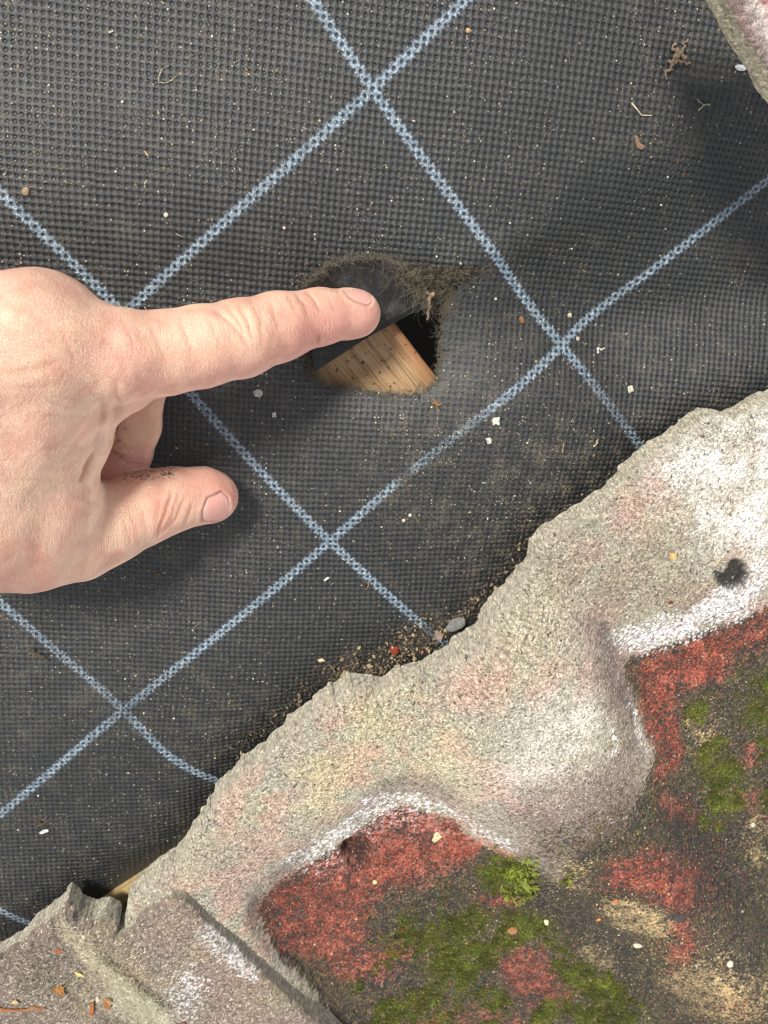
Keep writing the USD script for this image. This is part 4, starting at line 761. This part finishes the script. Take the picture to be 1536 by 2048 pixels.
# sand standing proud on the big tile
T = T1map; ok = np.flatnonzero(T['ins'].ravel() & (T['d'].ravel() > 1.5) & (T['px'].ravel() < W + 60) & (T['py'].ravel() < H + 60))
sel = ok[rng.integers(0, len(ok), 75000)]
pmv = T['paint'].ravel()[sel]; pr = rng.random(len(sel)); sel = sel[(pr < .10 + .75 * pmv)]
pmv = T['paint'].ravel()[sel]; rd = T['red'].ravel()[sel]; tn = T['tan'].ravel()[sel]
pos = np.stack([T['X'].ravel()[sel], T['Y'].ravel()[sel], T['Z'].ravel()[sel]], -1); sz = np.where(pmv > .5, .235, .13) * rng.lognormal(0, .36, len(sel)); pos[:, 2] += sz * .1
pale = np.array([(.36, .34, .28), (.44, .41, .33), (.2, .18, .15), (.42, .32, .27), (.08, .07, .06)]); pnt = np.array([(.022, .020, .018), (.05, .04, .028), (.27, .19, .10), (.025, .023, .022), (.11, .09, .05)]); rdc = np.array([(.30, .055, .03), (.42, .13, .07), (.22, .04, .025), (.36, .08, .045), (.06, .04, .035)])
i5 = rng.integers(0, 5, len(sel)); u = rng.random(len(sel))
cols = np.where((pmv > .5)[:, None], np.where((u < rd * .8 + .07)[:, None], rdc[i5], np.where((u > .93 - tn * .6)[:, None], np.array([(.42, .31, .16), (.5, .4, .24), (.30, .2, .10), (.55, .48, .34), (.36, .25, .13)])[i5], pnt[i5])), pale[i5])
tag(chips('sand_grains', pos, sz, cols, M_grit, (.5, 1), 33), 'coarse sand grains bedded in the face of the large tile', 'sand', kind='stuff')
# moss: short leafy shoots
def shoots(name, pos, height, seed, label, cat, kind=None, bright=1.0):
    r = np.random.default_rng(seed); V, Fc, C = [], [], []; o = 0
    tone = np.exp((meshkit.fbm(np.asarray(pos) / 5.0, 3, 91) - .5) * 3.2)
    for p, tn_ in zip(pos, tone):
        h = height * r.lognormal(0, .35); up = np.array([r.normal(0, .45), r.normal(0, .45), 1.0]); up /= np.linalg.norm(up)
        for _ in range(4):
            a = r.uniform(0, 2 * np.pi); out = np.array([np.cos(a), np.sin(a), 0]); sd = np.array([-np.sin(a), np.cos(a), 0]); w = h * r.uniform(.10, .18)
            b0 = p + up * h * r.uniform(0, .5); t_ = b0 + up * h * r.uniform(.35, .6) + out * h * r.uniform(.3, .65); mid = (b0 + t_) / 2 + up * h * .1
            V += [b0, mid + sd * w, mid - sd * w, t_]; Fc += [[o, o + 1, o + 2], [o + 1, o + 3, o + 2]]; o += 4
            c = np.array([.085, .102, .014]) * r.uniform(.6, 1.4) * bright * tn_ + r.uniform(0, .03) * np.array([1, .9, .2]); C += [c * .7, c, c, c * 1.5]
    return tag(obj(name, V, Fc, M_moss, smooth=False, tint=np.array(C)), label, cat, kind=kind)
gm = T['grn'].ravel(); pg = T['paint'].ravel()
nn_ = fb(T['X'], T['Y'], 6, 4, 305).ravel()
ok = np.flatnonzero(T['ins'].ravel() & (pg > .6) & (gm * sstep(.36, .60, nn_) + rng.normal(0, .12, gm.shape) > .32) & (T['px'].ravel() < W + 80) & (T['py'].ravel() < H + 80))
sel = ok[rng.integers(0, len(ok), 30000)]
pos = np.stack([T['X'].ravel()[sel], T['Y'].ravel()[sel], T['Z'].ravel()[sel] - .1], -1)
shoots('moss_cushions', pos, .85, 41, 'low green moss growing in cushions on the large tile', 'moss', 'stuff')
def tuft(x, y, rx, ry, n, h, seed, label, bright):
    r = np.random.default_rng(seed); c = [on_tile(x + r.normal(0, rx), y + r.normal(0, ry), .1) for _ in range(n)]
    shoots('moss_tuft', np.array(c), h, seed, label, 'moss', None, bright)
tuft(1036, 1752, 15, 18, 190, 2.6, 51, 'bright yellow green moss tuft beside the nail hole pan', 1.9)
tuft(1131, 1755, 4, 7, 26, 2.0, 52, 'tiny dark green moss sprig right of the bright moss tuft', 1.1)

# lint and dead rootlets
S, Wd = [], []
n = 1500; x, y = rng.uniform(-60, W + 40, n), rng.uniform(-40, H, n)
dn = .12 + .9 * samp(poly([(880, 600), (1120, 620), (1160, 960), (1000, 1110), (700, 1010), (780, 830)], 70), x, y) + .35 * samp(poly([(0, 900), (700, 800), (700, 1300), (0, 1700)], 120), x, y)
k = (rng.random(n) < dn) & ~hidden(x, y)
for x_, y_ in zip(x[k], y[k]):
    p = on_sheet(np.array(x_), np.array(y_), .15); q = strand(p, rng.normal(0, 1, 3) * [1, 1, .1], rng.lognormal(.7, .5), .45); q[:, 2] = sheet_z(q[:, 0], q[:, 1]) + .12 + rng.uniform(0, .3)
    S.append(q); Wd.append(np.full(len(q), rng.uniform(.03, .07)))
tag(curves('lint_fibres', S, Wd, M_lint, '/World'), 'fine pale lint fibres clinging to the black membrane', 'lint', kind='stuff')
S, Wd = [], []
for a, b, m_, s_ in (((120, 1850), (200, 1920), 120, 10), ((190, 1915), (330, 2030), 420, 15), ((200, 1960), (330, 2060), 320, 18), ((130, 1960), (190, 1945), 60, 7), ((60, 1950), (130, 1975), 60, 14), ((250, 2010), (340, 2070), 260, 14)):
    for _ in range(m_):
        t = rng.random(); p = on_left(a[0] + t * (b[0] - a[0]) + rng.normal(0, s_), a[1] + t * (b[1] - a[1]) + rng.normal(0, s_), rng.uniform(.1, .9))
        dr = on_left(b[0], b[1]) - on_left(a[0], a[1]); dr /= np.linalg.norm(dr)
        q = strand(p, dr * rng.choice([-1, 1]) * .9 + rng.normal(0, .8, 3) * [1, 1, .25], rng.lognormal(1.5, .45), .42, 9); S.append(q); Wd.append(np.full(len(q), rng.uniform(.09, .18)))
tag(curves('root_fibres', S, Wd, M_root, '/World'), 'matted pale dead rootlets along the rib of the lower left tile', 'roots', kind='stuff')

# ---------------------------------------------------------------- single bits of debris
def tube(path, rad, sides=6):
    path = np.asarray(path, float); rad = np.broadcast_to(rad, len(path)); V, Fc = [], []
    for i, p in enumerate(path):
        t = path[min(i + 1, len(path) - 1)] - path[max(i - 1, 0)]; t /= np.linalg.norm(t) + 1e-12; a = np.cross(t, [0, 0, 1.0]); a = a / (np.linalg.norm(a) + 1e-9) if np.linalg.norm(a) > .01 else np.array([1.0, 0, 0]); b = np.cross(t, a)
        for j in range(sides): an = 2 * np.pi * j / sides; V.append(p + rad[i] * (np.cos(an) * a + np.sin(an) * b))
    for i in range(len(path) - 1):
        for j in range(sides): q0_, q1_ = i * sides + j, i * sides + (j + 1) % sides; Fc += [[q0_, q1_, q1_ + sides], [q0_, q1_ + sides, q0_ + sides]]
    Fc += [[0, j + 1, j] for j in range(1, sides - 1)]; e = (len(path) - 1) * sides; Fc += [[e, e + j, e + j + 1] for j in range(1, sides - 1)]
    return np.array(V), np.array(Fc)
def place(x, y, where, lift):
    return on_sheet(np.array(float(x)), np.array(float(y)), lift) if where == 's' else on_tile(x, y, lift) if where == 't' else on_left(x, y, lift)
def bent(pts, where='s', lift=.4, n=5, wob=.15, seed=0):
    r = np.random.default_rng(seed); q = [place(x, y, where, (l[0] if l else lift)) for x, y, *l in pts]; out = []
    for a, b in zip(q[:-1], q[1:]): out += [a + (b - a) * t + r.normal(0, wob, 3) * [1, 1, .5] for t in np.linspace(0, 1, n, endpoint=False)]
    return np.array(out + [q[-1]])
def twig(name, pts, rad, col, label, cat, where='s', lift=.4, seed=0, wob=.15, extra=()):
    Vs, Fs, o = [], [], 0; r = np.random.default_rng(seed)
    for pp, rr in [(pts, rad)] + list(extra):
        b = bent(pp, where, lift, 5, wob, seed + o); v, f = tube(b, rr * r.uniform(.65, 1.2, len(b)) * np.linspace(1, .6, len(b))); Vs.append(v); Fs.append(f + o); o += len(v)
    V = np.vstack(Vs); return tag(obj(name, V, np.vstack(Fs), M_debris, tint=np.array(col) * r.uniform(.7, 1.25, (len(V), 1))), label, cat)
def flake(name, outline, col, label, cat, where='s', lift=.3, thick=.18, curl=.35, seed=0, tilt=(0, 0)):
    r = np.random.default_rng(seed); e = np.array(outline, float); c = e.mean(0); k = 40
    cum = np.r_[0, np.cumsum(np.hypot(*np.diff(np.vstack([e, e[:1]]), axis=0).T))]; s = np.linspace(0, cum[-1], k, endpoint=False)
    q = np.stack([np.interp(s, cum, np.r_[e[:, i], e[0, i]]) for i in (0, 1)], -1); q = (np.roll(q, 1, 0) + 3 * q + np.roll(q, -1, 0)) / 5 + r.normal(0, .25, q.shape)
    P0 = place(c[0], c[1], where, lift); s_ = depth(P0) / F; ex, ey = RX * [1, 1, 0], -RY * [1, 1, 0]
    L = (q - c) * s_ * [1, -1]; rings = [1, .75, .45, .15]; V = []
    rad_ = np.abs(L).max()
    for up in (1, -1):
        for rr in rings:
            l = L * rr; z = curl * ((l[:, 0] / rad_) ** 2 - .3 * (l[:, 1] / rad_)) * rad_ * .6 + up * thick / 2 * (.6 if rr == 1 else 1) + tilt[0] * l[:, 0] + tilt[1] * l[:, 1] + r.normal(0, .03, k)
            V.append(P0 + l[:, :1] * ex + l[:, 1:] * ey + np.c_[np.zeros((k, 2)), z])
    V = np.vstack(V); Fc = []
    for b, sg in ((0, 1), (4 * k, -1)):
        for g_ in range(3):
            for j in range(k):
                a0, a1 = b + g_ * k + j, b + g_ * k + (j + 1) % k; t_ = [[a0, a1, a1 + k], [a0, a1 + k, a0 + k]]; Fc += [x_[::sg] for x_ in t_]
        Fc += [[b + 3 * k, b + 3 * k + j, b + 3 * k + j + 1][::sg] for j in range(1, k - 1)]
    Fc += [[j, 4 * k + j, 4 * k + (j + 1) % k] for j in range(k)] + [[j, 4 * k + (j + 1) % k, (j + 1) % k] for j in range(k)]
    V[:, 2] += max(0.0, P0[2] - lift + .05 - V[:, 2].min()) if where == 's' else 0
    return tag(obj(name, V, Fc, M_debris, smooth=True, tint=np.array(col) * r.uniform(.8, 1.2, (len(V), 1))), label, cat)
def pebble(name, x, y, rx, ry, col, label, cat, where='s', sink=.6, seed=0, ang=0.0, mat=None, rz=None):
    r = np.random.default_rng(seed); s = trimesh.creation.icosphere(subdivisions=3); v = np.array(s.vertices); v *= (1 + (meshkit.fbm(v * 1.3 + seed, 3, seed) - .5) * .5)[:, None]
    P0 = place(x, y, where, 0); sc = depth(P0) / F * .88; v = v * (1 + .22 * (meshkit.fbm(v * 3.1 + seed, 2, seed) - .5))[:, None]; v = v * [rx * sc, ry * sc, (rz or .7 * min(rx, ry)) * sc]; c_, s_ = math.cos(ang), math.sin(ang)
    v = v @ np.array([[c_, s_, 0], [-s_, c_, 0], [0, 0, 1]]); v = v + P0 + [0, 0, -v[:, 2].min() * sink]
    return tag(obj(name, v, s.faces, mat or M_debris, tint=np.array(col) * r.uniform(.85, 1.15, (len(v), 1))), label, cat)
# on the sheet, upper part
twig('root_clump', [(1330, 152, .3), (1345, 128, 1.4), (1368, 96, 1.8), (1376, 78, .6)], .45, (.21, .15, .10), 'shrivelled brown root clump near the upper right tile', 'dead root', seed=3, wob=.35,
     extra=[([(1336, 120, .6), (1360, 122, 1.8), (1382, 126, .6)], .5), ([(1346, 90, .3), (1356, 108, 1.8), (1352, 128, 1.6)], .55), ([(1352, 105, 1.8), (1372, 112, 1.8)], .75), ([(1348, 116, 1.6), (1366, 100, 2.0)], .8), ([(1340, 140, .8), (1350, 118, 1.6)], .5)])
twig('bent_straw', [(1264, 206, .3), (1283, 230, .5), (1304, 231, .3)], .2, (.52, .44, .30), 'thin bent straw below the shrivelled root clump', 'straw', seed=4, wob=.03)
twig('twig_scrap', [(1398, 220, .3), (1408, 210, .8), (1420, 208, .3)], .3, (.46, .40, .25), 'small pale yellow scrap right of the bent straw', 'plant scrap', seed=5, extra=[([(1393, 198, .2), (1408, 210, .8)], .12)])
flake('bark_chip', [(1266, 270), (1272, 270), (1280, 286), (1290, 292), (1286, 299), (1276, 296), (1270, 284)], (.19, .12, .07), 'curled brown bark chip below the bent straw', 'bark chip', curl=.5, seed=6)
pebble('pale_seed', 1480, 136, 15, 6, (.6, .6, .6), 'small white oval seed beside the upper right tile edge', 'seed', seed=7, ang=-.15)
twig('curled_rootlet', [(326, 135), (318, 150, .8), (317, 163, .6), (330, 166, .5), (345, 158, .4), (358, 150, .3)], .14, (.40, .35, .22), 'fine curled rootlet high in the upper left square', 'rootlet', seed=8, extra=[([(326, 135), (338, 132, .5)], .1)])
pebble('tan_crumb', 52, 383, 8, 9, (.30, .22, .14), 'tan crumb just above the blue line at the left border', 'crumb', seed=9)
pebble('pale_crumb', 332, 430, 5, 5, (.6, .55, .42), 'round cream crumb above the index finger, left of the blue line', 'crumb', seed=10)
flake('straw_chip', [(288, 302), (292, 303), (298, 312), (294, 312)], (.5, .38, .18), 'tiny golden straw chip in the upper left square', 'straw chip', seed=11)
flake('pale_straw_chip', [(216, 63), (226, 60), (227, 63), (217, 67)], (.52, .44, .30), 'tiny pale straw chip near the top left corner', 'straw chip', seed=12)
twig('fine_straw', [(352, 468), (366, 474)], .12, (.45, .33, .2), 'fine brown straw lying above the hand by the blue line', 'straw', seed=13, wob=.02)
pebble('orange_crumb', 936, 62, 6, 5, (.42, .26, .13), 'small orange brown crumb right of the top blue line', 'crumb', seed=14)
# white scraps and flakes
flake('ring_flake', [(506, 782), (514, 777), (524, 780), (526, 790), (518, 796), (509, 793)], (.40, .41, .39), 'translucent white flake left below the tear', 'flake', seed=15)
flake('white_flake', [(543, 826), (551, 823), (553, 834), (545, 836)], (.42, .42, .38), 'small square white flake just below the translucent one', 'flake', seed=16)
flake('white_flake', [(984, 835), (998, 833), (1000, 852), (992, 848), (986, 852)], (.48, .49, .43), 'notched white flake between the blue line and the large tile', 'flake', seed=17)
flake('cream_flake', [(1253, 772), (1264, 770), (1268, 782), (1258, 787)], (.45, .42, .34), 'cream flake above the large tile at the right', 'flake', seed=18)
twig('white_scrap', [(1196, 702, .2), (1194, 696, .5), (1204, 698, .6), (1210, 696, .3)], .35, (.48, .47, .40), 'forked white scrap right of the blue crossing', 'scrap', seed=19, extra=[([(1195, 705, .2), (1197, 694, .6)], .4)])
pebble('cream_crumb', 1139, 630, 5, 5, (.45, .38, .25), 'cream crumb above the right hand blue crossing', 'crumb', seed=20)
pebble('cream_crumb', 1155, 677, 4, 5, (.42, .39, .29), 'cream crumb sitting on the blue line right of the crossing', 'crumb', seed=21)
flake('grey_flake', [(970, 876), (980, 874), (984, 886), (976, 889)], (.40, .40, .37), 'grey white flake below the notched white flake', 'flake', seed=22)
pebble('white_crumb', 820, 1030, 3.5, 4, (.5, .49, .44), 'white crumb right of the lower blue crossing', 'crumb', seed=23)
pebble('ochre_crumb', 807, 1040, 4, 4, (.5, .42, .24), 'ochre crumb beside the white crumb', 'crumb', seed=24)
flake('pale_sliver', [(647, 1160), (656, 1153), (658, 1156), (650, 1163)], (.6, .6, .56), 'pale sliver below the lower blue crossing', 'sliver', seed=25)
twig('brown_straw', [(733, 1178), (737, 1168), (737, 1162)], .2, (.26, .15, .07), 'short brown straw on the blue line near the red seed', 'straw', seed=26)
twig('brown_twig', [(1128, 885, .3), (1125, 905, .3)], .14, (.4, .3, .16), 'short upright straw near the edge of the large tile', 'straw', seed=27, wob=.03)
twig('curl_of_bark', [(1188, 893), (1193, 887, .7), (1196, 879, .4)], .3, (.42, .34, .2), 'curled tan scrap above the edge of the large tile', 'plant scrap', seed=28)
pebble('rust_crumb', 1043, 640, 5, 8, (.22, .10, .045), 'rust brown crumb left of the right hand blue crossing', 'crumb', seed=29, ang=.5)
twig('rust_scrap', [(868, 800, .3), (875, 812, 1.0), (884, 806, .4)], .45, (.25, .13, .05), 'rusty brown plant scrap under the tear', 'plant scrap', seed=30, extra=[([(876, 818, .2), (874, 808, .8)], .3), ([(864, 806, .3), (872, 806, .9)], .3)])
# soil and seeds by the tile edge
M_seed = mat_tint('glossy_seed', .25, None, .6, .1)
pebble('red_seed', 788, 1297, 13, 10.5, (.17, .030, .012), 'glossy dark red oval seed by the edge of the large tile', 'seed', seed=31, ang=-.9, mat=M_seed)
pebble('grey_stone', 911, 1245, 24, 14, (.15, .155, .14), 'flat grey green stone wedged at the edge of the large tile', 'stone', seed=32, ang=.45, sink=.9)
flake('brown_shard', [(868, 1262), (876, 1258), (886, 1270), (882, 1284), (872, 1278)], (.20, .15, .12), 'thin brown shard beside the flat grey stone', 'shard', lift=1.4, seed=33, tilt=(.3, -.2))
pebble('pink_crumb', 843, 1303, 5, 5, (.32, .13, .11), 'pinkish crumb right of the red seed', 'crumb', seed=34)
flake('husk', [(634, 1318), (645, 1316), (650, 1322), (640, 1326)], (.45, .36, .2), 'straw coloured husk left of the soil crumbs', 'husk', seed=35)
pebble('soil_lump', 668, 1352, 9, 8, (.10, .085, .05), 'soil lump at the left end of the crumbs', 'soil lump', seed=36, sink=.9)
flake('white_chip', [(78, 1664), (88, 1658), (98, 1658), (96, 1664), (84, 1669)], (.5, .48, .44), 'white chip beside a dark crumb at lower left', 'chip', lift=.8, seed=37)
twig('dark_scrap', [(72, 1655, .4), (84, 1648, 1.2), (98, 1642, .5)], .5, (.07, .055, .035), 'dark plant scrap just above the white chip', 'plant scrap', seed=38, extra=[([(76, 1644, .3), (90, 1654, 1.1)], .4)])
twig('dirt_clump', [(58, 1306, .4), (72, 1309, 1.3), (90, 1314, .5)], .6, (.085, .065, .045), 'dark dirt clump left of the lowest crossing', 'dirt clump', seed=39, extra=[([(66, 1300, .3), (76, 1312, 1.2), (98, 1322, .3)], .4), ([(70, 1318, .3), (78, 1306, 1.2)], .4)])
# hanging in the tear
twig('dry_twig', [(866, 586, 3.0), (858, 598, 2.4), (858, 618, 1.0), (854, 640, -.5)], .75, (.34, .23, .15), 'dry brown twig hanging from the frayed top of the tear', 'twig', seed=40, extra=[([(852, 584, 3.0), (862, 592, 2.8)], .5)])
# on the tiles
flake('orange_chip', [(1340, 1106), (1354, 1107), (1355, 1119), (1342, 1120)], (.55, .32, .12), 'square orange chip on the pale face of the large tile', 'chip', 't', .3, seed=41)
flake('leaf_scrap', [(862, 1680), (866, 1664), (872, 1660), (882, 1672), (874, 1682), (868, 1686)], (.50, .42, .26), 'tan leaf scrap on the red coating right of the nail hole', 'leaf scrap', 't', .5, seed=42, curl=.5)
pebble('yellow_crumb', 750, 1763, 5, 5, (.55, .46, .24), 'yellow crumb on the red coating below the nail hole', 'crumb', 't', seed=43)
flake('brown_leaf_scrap', [(1216, 1800), (1238, 1796), (1246, 1803), (1228, 1808)], (.32, .14, .05), 'brown oval leaf scrap on the sandy patch of the large tile', 'leaf scrap', 't', .3, seed=44)
flake('orange_leaf_scrap', [(1190, 1836), (1200, 1832), (1206, 1838), (1196, 1842)], (.40, .17, .04), 'bright orange leaf scrap left of the sandy patch', 'leaf scrap', 't', .3, seed=45)
pebble('white_stone', 1274, 1888, 11, 6, (.5, .46, .34), 'oval white pebble below the sandy patch', 'pebble', 't', seed=46, ang=-.2)
pebble('white_stone', 1458, 1926, 7, 9, (.5, .47, .37), 'white pebble near the right border, lowest of the pale stones', 'pebble', 't', seed=47)
pebble('cream_stone', 1093, 1842, 5, 8, (.62, .58, .38), 'narrow cream stone beside the green moss cushion', 'pebble', 't', seed=48, ang=.4)
pebble('brown_stone', 1023, 1857, 12, 9, (.28, .13, .06), 'rounded brown stone left of the green moss cushion', 'pebble', 't', seed=49)
pebble('dark_stone', 1354, 1834, 14, 9, (.05, .045, .04), 'dark oval stone above the sandy patch', 'pebble', 't', seed=50, ang=-.3)
pebble('pale_stone', 1505, 1648, 6, 6, (.42, .4, .3), 'small pale stone near the right border on dark coating', 'pebble', 't', seed=51)
flake('red_brown_leaf', [(1332, 1203), (1342, 1200), (1346, 1206), (1336, 1208)], (.13, .035, .02), 'dark red leaf scrap on the lime bloom of the large tile', 'leaf scrap', 't', .3, seed=52)
flake('orange_leaf_bit', [(104, 1968), (116, 1962), (129, 1963), (128, 1988), (118, 1984)], (0.274, 0.122, 0.032), 'folded orange brown leaf bit on the lower left tile', 'leaf scrap', 'l', 1.2, seed=53, curl=.5)
flake('rusty_leaf_strip', [(186, 1996), (190, 1996), (189, 2020), (186, 2036), (178, 2034), (183, 2014)], (0.288, 0.101, 0.029), 'narrow rusty leaf strip left of the orange leaf wedge', 'leaf scrap', 'l', 1.0, seed=54)
flake('orange_leaf_wedge', [(208, 1988), (224, 1990), (223, 2004), (216, 2024), (209, 2008)], (0.302, 0.108, 0.036), 'orange leaf wedge against the pale rootlets', 'leaf scrap', 'l', 1.2, seed=55, curl=.4)
pebble('cream_husk', 195, 1996, 5, 7, (.55, .47, .34), 'cream husk between the two rusty leaf pieces', 'husk', 'l', seed=56)
twig('orange_bark_strip', [(-10, 2012, .5), (25, 2020, .8), (60, 2014, .6), (92, 2012, .4)], .8, (0.288, 0.122, 0.05), 'frayed orange bark strip at the left border', 'bark strip', 'l', seed=57, wob=.4)
flake('tan_leaf_bit', [(22, 2000), (34, 1996), (40, 2004), (30, 2006)], (.46, .34, .16), 'tan leaf bit above the frayed orange bark strip', 'leaf scrap', 'l', .8, seed=58)
flake('yellow_leaf_tip', [(152, 1936), (162, 1942), (172, 1952), (158, 1950)], (.62, .48, .18), 'yellow leaf tip on the lichen rib', 'leaf scrap', 'l', 1.2, seed=59)
flake('red_leaf_bit', [(106, 1898), (118, 1892), (128, 1898), (120, 1904)], (.28, .08, .035), 'dark red leaf bit near the notch of the lower left tile', 'leaf scrap', 'l', .6, seed=60)
flake('orange_corner_leaf', [(352, 2040), (372, 2038), (376, 2060), (356, 2062)], (0.302, 0.115, 0.043), 'orange leaf bit at the bottom border right of the rootlets', 'leaf scrap', 'l', 1.0, seed=61)
# crumbs of soil sticking to the thumb
ht = cKDTree(np.stack([px, py], -1)[(front > .2) & isthumb]); hvt = hv[(front > .2) & isthumb]; cr = []
for _ in range(50):
    t = rng.random(); _, i = ht.query([248 + 100 * t + rng.normal(0, 8), 953 - 10 * t + rng.normal(0, 4)]); cr.append(hvt[i])
tag(chips('thumb_crumbs', np.array(cr), .17 * rng.lognormal(0, .5, len(cr)), SOIL[rng.integers(0, 4, len(cr))], M_grit, (.5, 1), 60), 'dark soil crumbs sticking to the side of the thumb', 'soil', kind='stuff')
